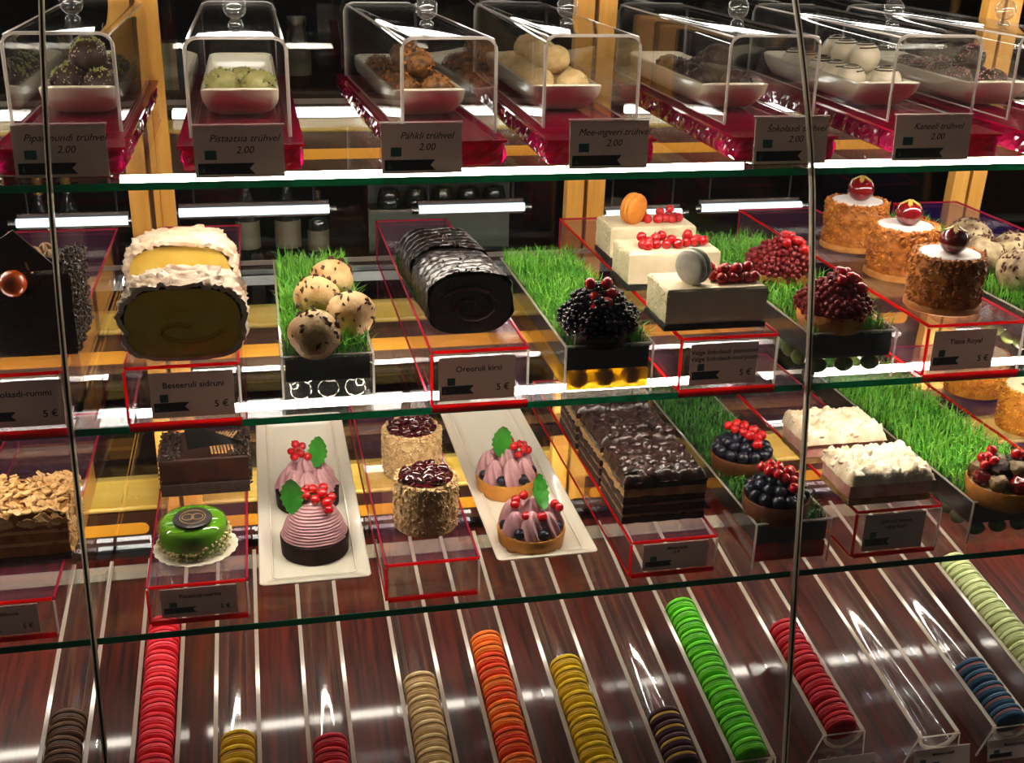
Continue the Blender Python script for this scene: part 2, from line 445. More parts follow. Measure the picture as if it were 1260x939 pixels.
ring = [(x, -0.001, z) for x, z in b] + [(x, -0.001, z) for x, z in reversed(c_)]
ring2 = [(x, 0.002, z) for x, z in b] + [(x, 0.002, z) for x, z in reversed(c_)]
k = len(b)
fs = []
for i in range(k - 1):
    fs.append((i, i + 1, 2 * k - 2 - i, 2 * k - 1 - i))
    o_ = 2 * k
    fs.append((o_ + 2 * k - 1 - i, o_ + 2 * k - 2 - i, o_ + i + 1, o_ + i))
for i in range(2 * k): fs.append((i, 2 * k + i, 2 * k + (i + 1) % (2 * k), (i + 1) % (2 * k)))
end.add(ring + ring2, fs); ME_END = mesh('gutter_end', end, M_RINGEDGE, True, 60)
hw = RW_ / 2
fr = MB()
fr.loft([[(-hw, -0.0016, RHT), (hw, -0.0016, RHT), (hw, 0, RHT), (-hw, 0, RHT)], [(-hw - 0.016, -0.0016, -0.012), (hw + 0.010, -0.0016, -0.012), (hw + 0.010, 0, -0.012), (-hw - 0.016, 0, -0.012)]])
ME_FRONT = mesh('front_plate', fr, M_RACK, False)
fe = MB()
fe.tube([(-hw, -0.001, RHT), (hw, -0.001, RHT)], 0.0011, 6)
fe.tube([(-hw, -0.001, RHT), (-hw - 0.016, -0.001, -0.012)], 0.0013, 6)
fe.tube([(hw, -0.001, RHT), (hw + 0.010, -0.001, -0.012)], 0.0011, 6)
ME_FEDGE = mesh('plate_edge', fe, M_RINGEDGE)
RACKS = {}
for kx, x0 in RX.items():
    yf = RY0 + (0.024 if kx == 'J' else 0)
    t = thing('macaron_rack', 'clear acrylic macaron rack %s' % RLAB[kx], 'rack', (x0 + RW_ / 2, yf, deck_z(yf) + 0.0012))
    t.rotation_euler = (SL, 0, 0)
    t['group'] = 'acrylic macaron racks on the deck'
    link('gutter', ME_GUT, t)
    for sx in (-1, 1):
        link('side_wall', ME_WALL, t, (sx * (hw - 0.00125), 0, 0)); link('rim', ME_RIM, t, (sx * (hw - 0.0027), 0, RHT + 0.0008))
    link('gutter_end', ME_END, t); link('front_plate', ME_FRONT, t, (0, -0.0012, 0)); link('plate_edge', ME_FEDGE, t, (0, -0.0012, 0))
    RACKS[kx] = t

# ------------------------------------------------------------------ macarons
def macaron_meshes(name, c, cf, c2=None):
    shell = mat('macaron_shell_' + name, c, 0.55, c2 or tuple(int(x * 0.9) for x in c), 90, bump=0.25, bs=700, spec=0.25)
    fill = mat('macaron_filling_' + name, cf, 0.5)
    R = 0.0225
    s = MB()
    prof = [(R * 0.93, 0.0022), (R * 1.0, 0.0026), (R * 1.02, 0.0040), (R * 0.985, 0.0048), (R, 0.0056), (R * 0.985, 0.0072), (R * 0.93, 0.0090), (R * 0.80, 0.0104), (R * 0.55, 0.0112), (R * 0.2, 0.0114)]
    def foot(r, z, a): return r * (1 + (0.018 * noise.noise(Vector((cos(a) * 14, sin(a) * 14, z * 900))) if z < 0.0046 else 0))
    s.lathe(prof, 26, fn=foot)
    f = MB(); f.lathe([(R * 0.90, -0.0026), (R * 0.955, -0.001), (R * 0.955, 0.001), (R * 0.90, 0.0026)], 22)
    return mesh('shell', s, shell), mesh('filling', f, fill, ang=60)
ME_MAC = {}
MACS = dict(brown=((92, 62, 44), (60, 38, 24)), coral=((228, 34, 54), (244, 70, 90)), mustard=((214, 176, 20), (190, 140, 20)), crimson=((190, 14, 38), (206, 44, 64)),
            cream=((222, 196, 142), (186, 150, 90)), orange=((246, 116, 10), (250, 150, 40)), redorange=((238, 70, 18), (244, 116, 30)), yellow=((232, 196, 8), (204, 164, 10)),
            purple=((70, 36, 48), (214, 170, 40)), green=((98, 208, 30), (70, 170, 20)), blue=((44, 84, 112), (150, 90, 90)), pale=((196, 208, 150), (170, 180, 120)),
            white=((226, 220, 204), (90, 120, 80)), paleorange=((240, 150, 60), (240, 180, 90)))
for kx, (c, cf) in MACS.items(): ME_MAC[kx] = macaron_meshes(kx, c, cf)
def macaron_parts(t, kind, sc=1.0):
    sh, fi = ME_MAC[kind]
    a = link('shell', sh, t, scale=sc); b = link('shell', sh, t, rot=(pi, 0, 0), scale=sc); c = link('filling', fi, t, scale=sc)
    return a, b, c
MLAB = dict(brown='chocolate brown', coral='coral pink', mustard='mustard yellow', crimson='crimson', cream='cream coloured', orange='orange', redorange='red orange', yellow='bright yellow', purple='dark purple, yellow filled', green='bright green', blue='blue', pale='pale green')
def rack_world(kx, s, h): return Vector((RX[kx] + RW_ / 2, RACKS[kx].location.y + s * cos(SL) - h * sin(SL), RACKS[kx].location.z + s * sin(SL) + h * cos(SL)))
MZ = GZ - GR + 0.0237                      # axis of a macaron lying in the gutter
def column(kx, kind, v_top, pat=None, where=''):
    # rearmost macaron: the s whose centre falls on image row v_top
    lo, hi = 0.0, RL
    for _ in range(40):
        m = (lo + hi) / 2
        p = RW.transposed() @ (rack_world(kx, m, MZ + 0.010) - CAM)
        v = FH / 2 + p.y / p.z * F_PX
        if v > v_top: lo = m
        else: hi = m
    s = 0.0135; i = 0
    g = random.Random(ord(kx))
    while s < lo + 0.004:
        kd = kind if pat is None else pat[i % len(pat)]
        t = thing('macaron', '%s macaron standing in a row in its clear rack%s' % (MLAB[kd], where), 'macaron', rack_world(kx, s, MZ) + Vector((g.uniform(-1, 1) * 0.0007, 0, g.uniform(0.0, 0.5) * 0.001)), 0, 'row of %s macarons%s' % (MLAB[kd], where))
        t.rotation_euler = (pi / 2 + SL + 0.20 + g.uniform(-0.06, 0.06), g.uniform(-0.05, 0.05), g.uniform(-0.08, 0.08))
        macaron_parts(t, kd, 1.0)
        s += 0.0229 + g.uniform(-0.0006, 0.0012); i += 1
column('A', 'brown', 872); column('B', 'coral', 765); column('C', 'mustard', 912)
column('D', 'crimson', 902, where=' between the mustard and cream rows'); column('E', 'cream', 833); column('F', 'orange', 778, ['redorange', 'orange', 'redorange', 'redorange', 'orange', 'orange'])
column('G', 'yellow', 806); column('H', 'purple', 868); column('I', 'green', 738); column('J', 'crimson', 762, where=' beside the empty rack')
column('L', 'blue', 808); column('M', 'pale', 688)
# ------------------------------------------------------------------ price cards
def text_mesh(txt, size, shear=0.0, align='CENTER', bold=0.0):
    c = bpy.data.curves.new('lettering', 'FONT')
    c.body = txt; c.size = size; c.shear = shear; c.align_x = align; c.align_y = 'CENTER'; c.extrude = 0.00012; c.offset = bold; c.resolution_u = 3
    o = bpy.data.objects.new('tmp_text', c); COL.objects.link(o)
    dg = bpy.context.evaluated_depsgraph_get(); dg.update()
    me = bpy.data.meshes.new_from_object(o.evaluated_get(dg))
    bpy.data.objects.remove(o); bpy.data.curves.remove(c)
    me.materials.clear(); me.materials.append(M_INK)
    me.name = 'lettering'
    return me
def price_card(label, loc, wd, ht, lines, price, italic=False, rz=0.0, tilt=0.0, stand=False, ribbon=0.42, mirror=False):
    t = thing('price_card', label, 'price card', loc, rz, None)
    t.rotation_euler = (-tilt, 0, rz)
    b = MB(); b.box((0, 0, ht / 2), (wd, 0.0010, ht)); obj('card', b, M_CARD, t, smooth=False)
    fy = -0.0007
    R = (pi / 2, 0, 0)
    if italic:
        z = ht * 0.76
        for ln in lines:
            link('lettering', text_mesh(ln, ht * 0.20, 0.35), t, (wd * 0.06, fy, z), R); z -= ht * 0.2
        link('lettering', text_mesh(price, ht * 0.20, 0.25), t, (wd * 0.06, fy, ht * 0.53), R)
        link('stamp', mesh('stamp', MB().box((-wd * 0.32, fy, ht * 0.44), (wd * 0.13, 0.0004, ht * 0.18)), M_TEAL, False), t)
        zb, hb, wr = ht * 0.17, ht * 0.22, wd * 0.63
    else:
        z = ht * (0.80 if len(lines) > 1 else 0.72)
        for ln in lines:
            link('lettering', text_mesh(ln, ht * (0.155 if len(lines) > 1 else 0.185), 0, bold=0.00008), t, (wd * 0.02, fy, z), R); z -= ht * 0.16
        if price: link('lettering', text_mesh(price, ht * 0.21, 0, bold=0.0001), t, (wd * 0.34, fy, ht * 0.26), R)
        link('stamp', mesh('stamp', MB().box((-wd * 0.34, fy, ht * 0.44), (wd * 0.10, 0.0004, ht * 0.17)), M_TEAL, False), t)
        zb, hb, wr = ht * 0.24, ht * 0.20, wd * ribbon
    x0 = -wd * 0.465
    ring = [(x0, zb - hb / 2), (x0 + wr, zb - hb / 2), (x0 + wr - hb * 0.45, zb), (x0 + wr, zb + hb / 2), (x0, zb + hb / 2)]
    s = MB(); s.loft([[(x, fy - 0.0002, z) for x, z in ring], [(x, fy + 0.0002, z) for x, z in ring]]); obj('ribbon_print', s, M_RIB, t, smooth=False)
    s = MB(); s.loft([[(x, fy - 0.0003, z) for x, z in q] for q in ([(x0 + wr * .06, zb - hb * .3), (x0 + wr * .12, zb - hb * .3), (x0 + wr * .09, zb + hb * .3)],)], False, True)
    obj('print_mark', s, M_TEAL, t, smooth=False)
    if stand:
        s = MB(); s.box((0, 0.0016, ht / 2 + 0.0005), (wd + 0.003, 0.0016, ht + 0.002)); s.box((0, 0.012, 0.0008), (wd + 0.003, 0.022, 0.0016)); obj('stand', s, M_ACR, t, smooth=False)
        s = MB(); s.box((0, 0.0014, ht + 0.0016), (wd + 0.003, 0.0022, 0.0012)); obj('stand_edge', s, M_ACREDGE, t, smooth=False)
    return t

# cards of the top shelf
for (ua, ub, v, nm, kind) in ((20, 135, 219, 'Piparmündi trühvel', 'peppermint'), (241, 351, 219, 'Pistaatsia trühvel', 'pistachio'), (471, 570, 216, 'Pähkli trühvel', 'nut'),
                              (700, 796, 208, 'Mee-ingveri trühvel', 'honey ginger'), (926, 1015, 202, 'Šokolaadi trühvel', 'chocolate'), (1097, 1190, 198, 'Kaneeli trühvel', 'cinnamon')):
    a, b = P(ua, v, Z1 + 0.001), P(ub, v - (ub - ua) * 0.02, Z1 + 0.001)
    p = (a + b) / 2
    price_card('grey price card for %s truffles in italic letters on the upper shelf' % kind, (p.x, max(p.y, Y1 + 0.012), Z1 + 0.0009), (b - a).length, 0.049, [nm], '2.00', True, 0, 0.06, True)

# cards and a printed mark at the rack fronts
for kx, ln_ in (('J', ''), ('K', 'Makroon vanill'), ('L', 'Makroon mustika'), ('I', '')):
    r_ = RACKS[kx].location
    price_card('dark card before the rack %s' % RLAB[kx], (r_.x + 0.008, r_.y - 0.016, deck_z(r_.y - 0.016) + 0.0015), 0.085, 0.030 if kx in 'KL' else 0.014, [ln_] if ln_ else [], '', False, 0, 0.25)
t = RACKS['J']
s = MB(); s.lathe([(0.0052, 0), (0.0052, 0.0003)], 20); o = obj('printed_disc', s, mat('white_print', (205, 200, 195), 0.6), t); o.location = (0.002, -0.0032, 0.014); o.rotation_euler = (pi / 2, 0, 0)
me = text_mesh('Chez André', 0.0075); me.materials.clear(); me.materials.append(MATS['white_print']); link('lettering', me, t, (0.001, -0.0032, 0.0055), (pi / 2, 0, 0))

# ------------------------------------------------------------------ lidded truffle dishes
LW, LLEN, LH = 0.105, 0.47, 0.098
def lid(fl, wd, rz, label, ln=LLEN):
    t = thing('acrylic_cloche', label, 'cloche', (fl[0], fl[1], Z1 + 0.0305), rz, 'clear cloches over the truffle dishes')
    th = 0.0025; r = 0.014
    def uring(w_, h_, rr, n=5):
        pts = [(0 + (wd - w_) / 2, 0)]
        for k in range(n + 1):
            a = pi - pi / 2 * k / n; pts.append(((wd - w_) / 2 + rr + rr * cos(a), h_ - rr + rr * sin(a)))
        for k in range(n + 1):
            a = pi / 2 - pi / 2 * k / n; pts.append(((wd + w_) / 2 - rr + rr * cos(a), h_ - rr + rr * sin(a)))
        return pts + [((wd + w_) / 2, 0)]
    o = uring(wd, LH, r)
    s = MB(); s.loft([[(x, y, z) for x, z in o] for y in (0.0, ln)], False, False, closed=False)
    i_ = uring(wd - 2 * th, LH - th, r - th)
    s.loft([[(x, y, z) for x, z in reversed(i_)] for y in (0.0, ln)], False, False, closed=False); obj('cover', s, M_ACR, t, ang=60)
    for y, nm in ((0.0012, 'front_panel'), (ln - 0.0012, 'back_panel')):
        s = MB(); s.loft([[(x, y - 0.001, z) for x, z in i_], [(x, y + 0.001, z) for x, z in i_]]); obj(nm, s, M_ACR, t, smooth=False)
    for y, nm in ((0.0, 'front_edge'), (ln, 'back_edge')):
        s = MB(); pts = [((p[0] + q[0]) / 2, y, (p[1] + q[1]) / 2) for p, q in zip(o, i_)]
        s.tube([Vector(p) for p in pts], 0.0019, 6); obj(nm, s, M_ACREDGE, t)
    for x in (0.004, wd - 0.004):
        s = MB(); s.tube([(x, 0, LH - 0.003), (x, ln, LH - 0.003)], 0.0013, 6); obj('top_edge', s, M_ACREDGE, t)
    for x in (0.0012, wd - 0.0012):
        s = MB(); s.tube([(x, 0, 0.0012), (x, ln, 0.0012)], 0.0010, 6); obj('bottom_edge', s, M_ACREDGE, t)
    k = MB(); k.lathe([(0.008, 0), (0.0075, 0.003), (0.004, 0.006), (0.004, 0.0075)], 18, (wd / 2, 0.125, LH)); k.sph((wd / 2, 0.125, LH + 0.0185), 0.0125, 20, 14); obj('knob', k, M_KNOB, t, ang=60)
    return t
def base(fl, wd, ln, rz, label):
    t = thing('magenta_base', label, 'base', (fl[0], fl[1], Z1 + 0.0005), rz, 'magenta acrylic bases on the upper shelf')
    s = MB(); s.loft([rrect(wd - 0.006, ln - 0.006, 0.003, 0.0, 2, wd / 2, ln / 2), rrect(wd - 0.006, ln - 0.006, 0.003, 0.023, 2, wd / 2, ln / 2)]); obj('block', s, M_MAGENTA, t, smooth=False)
    g = random.Random(int(fl[0] * 1000) + 5)
    s = MB()
    def side(p0, p1, nrm):
        n = max(4, int((Vector(p1) - Vector(p0)).length / 0.0075))
        vs, fs = [], []
        for i in range(n + 1):
            for j in range(5):
                q = Vector(p0).lerp(Vector(p1), i / n)
                amp = 0.0 if j in (0, 4) else g.uniform(0.0002, 0.0042)
                q = q + Vector(nrm) * amp + Vector((0, 0, 0.001 + 0.021 * j / 4))
                if 0 < j < 4: q.z += g.uniform(-0.0018, 0.0018)
                vs.append(tuple(q))
        for i in range(n):
            for j in range(4): fs.append((i * 5 + j, (i + 1) * 5 + j, (i + 1) * 5 + j + 1, i * 5 + j + 1))
        s.add(vs, fs)
    e = 0.0028
    side((e, e, 0), (wd - e, e, 0), (0, -1, 0)); side((wd - e, e, 0), (wd - e, ln - e, 0), (1, 0, 0)); side((wd - e, ln - e, 0), (e, ln - e, 0), (0, 1, 0)); side((e, ln - e, 0), (e, e, 0), (-1, 0, 0))
    obj('faceted_side', s, M_MAGFACET, t, smooth=False)
    s = MB(); s.loft([rrect(wd + 0.004, ln + 0.004, 0.003, 0.0234, 2, wd / 2, ln / 2), rrect(wd + 0.004, ln + 0.004, 0.003, 0.0262, 2, wd / 2, ln / 2)]); obj('top_plate', s, M_MAGENTA, t, smooth=False)
    return t
def dish(c, rz, label, wd=0.084, ln=0.345, ht=0.023):
    """rectangular trough, outline loft: flared ends, rounded bottom corners"""
    t = thing('porcelain_dish', label, 'dish', (c[0], c[1], Z1 + 0.0303), rz, 'cream truffle dishes on magenta bases')
    def ring(k, off):
        fl = k ** 1.5
        ww = wd * (0.66 + 0.34 * math.sqrt(max(0, 1 - (1 - k) ** 2))) - 2 * off
        ll = ln * (0.84 + 0.16 * fl) - 2 * off
        return ww, ll
    rings = []
    for k in (0, 0.12, 0.3, 0.55, 0.8, 1.0):
        ww, ll = ring(k, 0)
        rings.append([(x, y, z + (0.008 * (abs(y) / (ln / 2)) ** 6 if k > .9 else 0)) for x, y, z in rrect(ww, ll, 0.012, ht * k, 4)])
    for k in (1.0, 0.8, 0.55, 0.3, 0.14):
        ww, ll = ring(k, 0.004)
        rings.append([(x, y, z + (0.008 * (abs(y) / (ln / 2)) ** 6 if k > .9 else 0)) for x, y, z in rrect(ww, ll, 0.011, max(ht * k, 0.0045), 4)])
    s = MB(); s.loft(rings); obj('bowl', s, M_PORC, t, ang=50)
    s = MB()
    top = [(x, y, z + 0.008 * (abs(y) / (ln / 2)) ** 6) for x, y, z in rrect(wd - 0.004, ln - 0.004, 0.011, ht, 4)]
    s.tube([Vector(p) for p in top] + [Vector(top[0])], 0.0022, 6); obj('rim', s, M_PORC, t)
    return t
TR = [  # front-left of lid, width, rotation, kind
    ((-0.240, 0.155), 0.106, 0.0, 'peppermint truffles'), ((-0.066, 0.112), 0.100, 0.0, 'pistachio truffles'), ((0.146, 0.112), 0.101, 0.045, 'nut truffles'),
    ((0.303, 0.143), 0.107, -0.02, 'coconut truffles'), ((0.513, 0.146), 0.107, -0.03, 'dark chocolate truffles'), ((0.716, 0.150), 0.106, -0.05, 'white chocolate truffles'), ((0.872, 0.150), 0.106, -0.04, 'pink sprinkled truffles')]
TDISH = []
for (fl, wd, rz, nm) in TR:
    R = Matrix.Rotation(rz, 3, 'Z'); o = Vector((fl[0], fl[1], 0))
    bl = o + R @ Vector((-0.006, 0.092 - fl[1], 0))
    bw = wd + 0.012 if nm != 'pistachio truffles' else wd + 0.02
    if nm == 'pistachio truffles': bl.x -= 0.004
    base(bl, bw, 0.54, rz, 'magenta acrylic base with faceted sides under the %s' % nm)
    lid(fl, wd, rz, 'clear acrylic cloche with ball knob over the %s' % nm)
    dc = o + R @ Vector((wd / 2, 0.262 + 0.012 if nm != 'pistachio truffles' else 0.290, 0))
    dish(dc, rz, 'cream porcelain dish holding the %s' % nm)
    TDISH.append((dc, rz))

# ------------------------------------------------------------------ acrylic risers
def riser(x0, x1, yf, yb, zs, label, red=M_REDEDGE, panel=M_PINK, h=RH, side=None):
    side = side or red
    if zs == Z2: yf = Y2 - 0.0004
    t = thing('acrylic_riser', label, 'riser', ((x0 + x1) / 2, yf, zs + 0.0006), 0, 'pink acrylic risers on the glass shelves')
    wd, ln, th = x1 - x0, yb - yf, 0.003
    hw_ = wd / 2
    obj('top_panel', MB().box((0, ln / 2, h - th / 2), (wd - 0.004, ln - 0.004, th)), panel, t, smooth=False)
    obj('front_panel', MB().box((0, th / 2, h / 2), (wd - 0.004, th, h - 0.006)), M_ACR, t, smooth=False)
    obj('back_panel', MB().box((0, ln - th / 2, h / 2), (wd - 0.004, th, h - 0.006)), panel, t, smooth=False)
    obj('bottom_lip', MB().box((0, 0.012 + 0.004, th / 2 + 0.0004), (wd - 0.004, 0.024, th)), M_ACR, t, smooth=False)
    for sx in (-1, 1): obj('side_panel', MB().box((sx * (hw_ - th / 2), ln / 2, h / 2), (th, ln - 0.006, h - 0.006)), panel, t, smooth=False)
    e = 0.0030
    def bar(a, b, m, r=None):
        s = MB(); a, b = Vector(a), Vector(b); d_ = [abs(q) + (r or e) for q in (b - a)]; s.box((a + b) / 2, d_); obj('edge', s, m, t, smooth=False)
    bar((-hw_, 0.002, h), (-hw_, ln, h), side, 0.0026 if side is red else 0.0020); bar((-hw_, 0.002, 0.0015), (-hw_, ln, 0.0015), side, 0.0018)
    bar((-hw_, 0, 0.004), (-hw_, 0, h - 0.004), red, 0.0026)
    bar((-hw_ + 0.003, 0, h), (hw_ - 0.003, 0, h), red, 0.0026); obj('bottom_edge', MB().box((0, -0.0022, -0.0012), (wd, 0.0020, 0.0085)) if zs == Z2 else MB().box((0, -0.0006, 0.0026), (wd - 0.003, 0.0036, 0.0042)), red, t, smooth=False)
    bar((-hw_, ln, 0.004), (-hw_, ln, h - 0.004), M_PINKEDGE, 0.0022); bar((-hw_ + 0.003, ln, h), (hw_ - 0.003, ln, h), M_PINKEDGE, 0.0024)
    bar((hw_, 0, 0.004), (hw_, 0, h - 0.004), M_ACREDGE, 0.0022); bar((hw_, 0.003, h), (hw_, ln, h), M_PINKEDGE, 0.0024)
    return t
RLO = 0.045
RT2, RT3, RT3L = Z2 + RH + 0.0023, Z3 + RH + 0.0023, Z3 + RLO + 0.0023       # what stands on a riser stands here
riser(-0.336, -0.196, -0.001 + 0.004, 0.545, Z2, 'pink acrylic riser under the physalis chocolate cake', side=M_PINKEDGE)
riser(-0.139, -0.031, 0.008, 0.545, Z2, 'pink acrylic riser under the meringue roll slices', side=M_PINKEDGE)
riser(0.160, 0.261, 0.013, 0.545, Z2, 'pink acrylic riser under the chocolate roll slices', M_REDEDGE, side=M_PINKEDGE)
riser(0.428, 0.538, 0.003, 0.525, Z2, 'red edged acrylic riser under the white cheesecake slices')
riser(0.718, 0.838, 0.004, 0.548, Z2, 'red edged acrylic riser under the nut coated cakes with cherries')
riser(0.985, 1.095, 0.004, 0.560, Z2, 'purple acrylic riser beside the grass tray with cream balls', panel=M_PURP)
riser(-0.345, -0.228, -0.017, 0.46, Z3, 'pink acrylic riser under the almond flake slice', side=M_PINKEDGE, h=RLO)
riser(-0.138, -0.037, -0.014, 0.46, Z3, 'pink acrylic riser under the green domed mousse', side=M_PINKEDGE, h=RLO)
riser(0.108, 0.210, -0.012, 0.46, Z3, 'empty fronted pink acrylic riser under the jam topped cakes', side=M_PINKEDGE, h=RLO)
riser(0.384, 0.486, -0.010, 0.48, Z3, 'red edged acrylic riser under the dark layer slices', h=RLO)
riser(0.657, 0.765, -0.012, 0.50, Z3, 'red edged acrylic riser under the meringue crumble slices')
riser(0.955, 1.068, -0.012, 0.50, Z3, 'purple acrylic riser under the crumb coated cakes', panel=M_PURP)

def riser_card(label, ua, ub, v0, v1, y, zs, lines, price, tilt=0.0, hh=None):
    y = Y2 + 0.0048 if zs == Z2 else y
    a = PY(ua, v1, y); b = PY(ub, v1, y); c = PY((ua + ub) / 2, v0, y)
    wd, ht = b.x - a.x, c.z - (a.z + b.z) / 2
    ht = RH - 0.0125 if hh is None else hh
    price_card(label, ((a.x + b.x) / 2, y, zs + 0.0046), wd, ht, lines, price, False, 0, tilt)
riser_card('price card for chocolate rum cake inside the riser front', -30, 82, 476, 522, 0.0085, Z2, ['šokolaadi-rummi'], '5 €')
riser_card('price card reading Beseeruli sidruni inside the riser front', 187, 290, 462, 510, 0.0135, Z2, ['Beseeruli sidruni'], '5 €')
riser_card('price card reading Oreoruli kirsi inside the riser front', 540, 633, 447, 490, 0.0185, Z2, ['Oreoruli kirsi'], '5 €')
riser_card('two line price card inside the riser below the cheesecake slices', 847, 928, 430, 473, 0.0085, Z2, ['Valge šokolaadi passionivili', 'Valge šokolaadi-toorjuustu'], '5 €')
riser_card('price card reading Tiana Royal inside the riser front', 1143, 1218, 412, 455, 0.0095, Z2, ['Tiana Royal'], '5 €')
riser_card('dark price card inside the riser front below the almond slice', -40, 50, 738, 775, -0.0115, Z3, ['mandlikook'], '5 €', hh=0.034)
riser_card('price card for pistachio mousse inside the riser front', 200, 294, 733, 765, -0.0085, Z3, ['Pistaatsia-vaarika'], '5 €', hh=0.034)
riser_card('price card inside the riser front below the dark layer slices', 790, 868, 660, 702, -0.0045, Z3, ['Metsamarja', '5 €'], '', hh=0.034)
riser_card('price card inside the riser front below the meringue crumble slices', 1058, 1130, 640, 685, -0.0065, Z3, ['Sidruni besee', 'rabarberi'], '')

# ------------------------------------------------------------------ trays of artificial grass
M_GRASS = mat('artificial_grass', (70, 162, 34), 0.45, (136, 206, 70), 40)
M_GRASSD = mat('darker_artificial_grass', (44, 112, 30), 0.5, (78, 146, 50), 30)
M_SOIL = mat('dark_mat', (18, 20, 16), 0.8)
def grass_tray(x0, x1, yf, yb, zs, label, gl, pebble, count, h=0.055, gm=M_GRASS, gel=None, holes=(), blade=0.025):
    t = thing('grass_tray', label, 'tray', ((x0 + x1) / 2, yf, zs + 0.0006), 0, 'clear trays of artificial grass')
    wd, ln, th = x1 - x0, yb - yf, 0.003
    hw_ = wd / 2
    for sx in (-1, 1): obj('side_wall', MB().box((sx * (hw_ - th / 2), ln / 2, h / 2), (th, ln, h)), M_ACR, t, smooth=False)
    for y in (th / 2, ln - th / 2): obj('end_wall', MB().box((0, y, h / 2), (wd - 2 * th, th, h)), M_ACR, t, smooth=False)
    obj('bottom', MB().box((0, ln / 2, th / 2), (wd - 2 * th, ln - 2 * th, th)), M_ACR, t, smooth=False)
    s = MB()
    e = 0.0026
    for sx in (-1, 1): s.box((sx * (hw_ - e / 2), ln / 2, h + 0.0005), (e, ln, 0.0012))
    for y in (e / 2, ln - e / 2): s.box((0, y, h + 0.0005), (wd - 2 * e, e, 0.0012))
    for sx in (-1, 1): s.box((sx * (hw_ - 0.001), -0.0006, h / 2), (0.0022, 0.0014, h))
    obj('wall_edge', s, M_ACREDGE, t, smooth=False)
    # layer of pebbles or slices along the glass
    g = random.Random(int(x0 * 997) + 3)
    pm, pr, ph = pebble
    if gel: obj('gel_layer', MB().box((0, ln / 2, 0.0045 + pr * ph), (wd - 0.0075, ln - 0.0075, pr * ph * 2.0)), gel, t, smooth=False)
    s = MB()
    nx, ny = int((wd - 0.012) / (pr * 2.1)), int((ln - 0.012) / (pr * 2.1))
    zc = 0.0045 + pr * ph
    for i in range(nx):
        s.sph(((i + 0.5) / nx * (wd - 0.010) - (wd - 0.010) / 2, 0.004 + pr * 0.8, zc + g.uniform(-0.001, 0.001)), pr, 12, 8, (1, 0.75, ph))
        s.sph(((i + 0.1 + 0.5) / nx * (wd - 0.022) - (wd - 0.022) / 2, 0.004 + pr * 1.2, zc + pr * ph * 1.3), pr * 0.7, 10, 7, (1, 0.75, ph))
    for j in range(1, ny):
        for sx in (-1, 1): s.sph((sx * (hw_ - 0.004 - pr * 0.75), 0.005 + (j + 0.5) / ny * (ln - 0.012), zc + g.uniform(-0.001, 0.001)), pr, 10, 7, (0.75, 1, ph))
    o = obj('pebble_layer', s, pm, t, stuff=True)
    z_peb = 0.0045 + pr * ph * 2.3
    obj('turf_mat', MB().box((0, ln / 2, (z_peb + h - 0.004) / 2), (wd - 0.008, ln - 0.008, h - 0.004 - z_peb)), M_SOIL, t, smooth=False)
    s = MB()
    for _ in range(count):
        x = g.uniform(-hw_ + 0.004, hw_ - 0.004); y = g.uniform(0.004, ln - 0.004)
        if any((x - a) ** 2 + (y - b) ** 2 < r * r for a, b, r in holes): continue
        a = g.uniform(0, 2 * pi); L = blade * g.uniform(0.6, 1.25); bend = g.uniform(0.1, 0.95)
        d_ = Vector((cos(a), sin(a), 0)); n_ = Vector((-sin(a), cos(a), 0)) * 0.0007
        b0 = Vector((x, y, h - 0.005)); p1 = b0 + d_ * L * 0.28 * bend + Vector((0, 0, L * 0.55)); p2 = b0 + d_ * L * 0.85 * bend + Vector((0, 0, L * (1.0 - 0.35 * bend)))
        s.add([b0 - n_, b0 + n_, p1 + n_ * 0.9, p1 - n_ * 0.9, p2], [(0, 1, 2, 3), (3, 2, 4)])
    gr = link('artificial_grass', mesh('artificial_grass', s, gm), None, t.location)
    gr['kind'] = 'stuff'; tag(gr, gl, 'grass')
    return t
M_PEBC = clear('clear_pebble_glass', (0.86, 0.86, 0.84), (220, 215, 200), 0.10, gain=1.6)
M_PEBY = mat('yellow_lemon_slices', (222, 184, 40), 0.35, (160, 118, 16), 120)
M_PEBG = mat('green_cucumber_slices', (70, 96, 26), 0.3, (116, 140, 50), 120)
M_PEBR = clear('orange_red_gel', (0.75, 0.16, 0.05), (214, 60, 18), 0.5, rough=0.08, tl=(230, 64, 18), tlw=0.5)
M_GELY = clear('lemon_yellow_gel', (0.85, 0.66, 0.12), (214, 168, 24), 0.5, rough=0.08, tl=(232, 184, 30), tlw=0.5)
GT = 0.055                                       # tray rim height
TZ2, TZ3 = Z2 + GT + 0.004, Z3 + GT + 0.004
# ------------------------------------------------------------------ shared small pieces
M_CURR = mat('redcurrant_skin', (196, 16, 22), 0.12, sss=0.25, coat=0.6)
M_CURRD = mat('redcurrant_navel', (60, 26, 16), 0.6)
M_BLACKB = mat('blackberry_skin', (20, 16, 24), 0.2, coat=0.5)
M_RASP = mat('raspberry_skin', (132, 14, 28), 0.35, sss=0.2)
M_BLUEB = mat('blueberry_skin', (20, 22, 34), 0.3, (36, 40, 58), 40)
M_MINT = mat('mint_leaf_green', (40, 120, 34), 0.4, (64, 150, 48), 60, bump=0.3, bs=260)
M_STEM = mat('currant_stem', (130, 130, 50), 0.5)
M_TART = mat('baked_tart_crust', (206, 144, 66), 0.55, (176, 108, 42), 50, bump=0.2, bs=400)
M_CHOC = mat('dark_chocolate', (44, 26, 20), 0.28, coat=0.3)
M_CHOCM = mat('matt_chocolate_sponge', (52, 30, 20), 0.7, (34, 20, 14), 120, bump=0.5, bs=300)
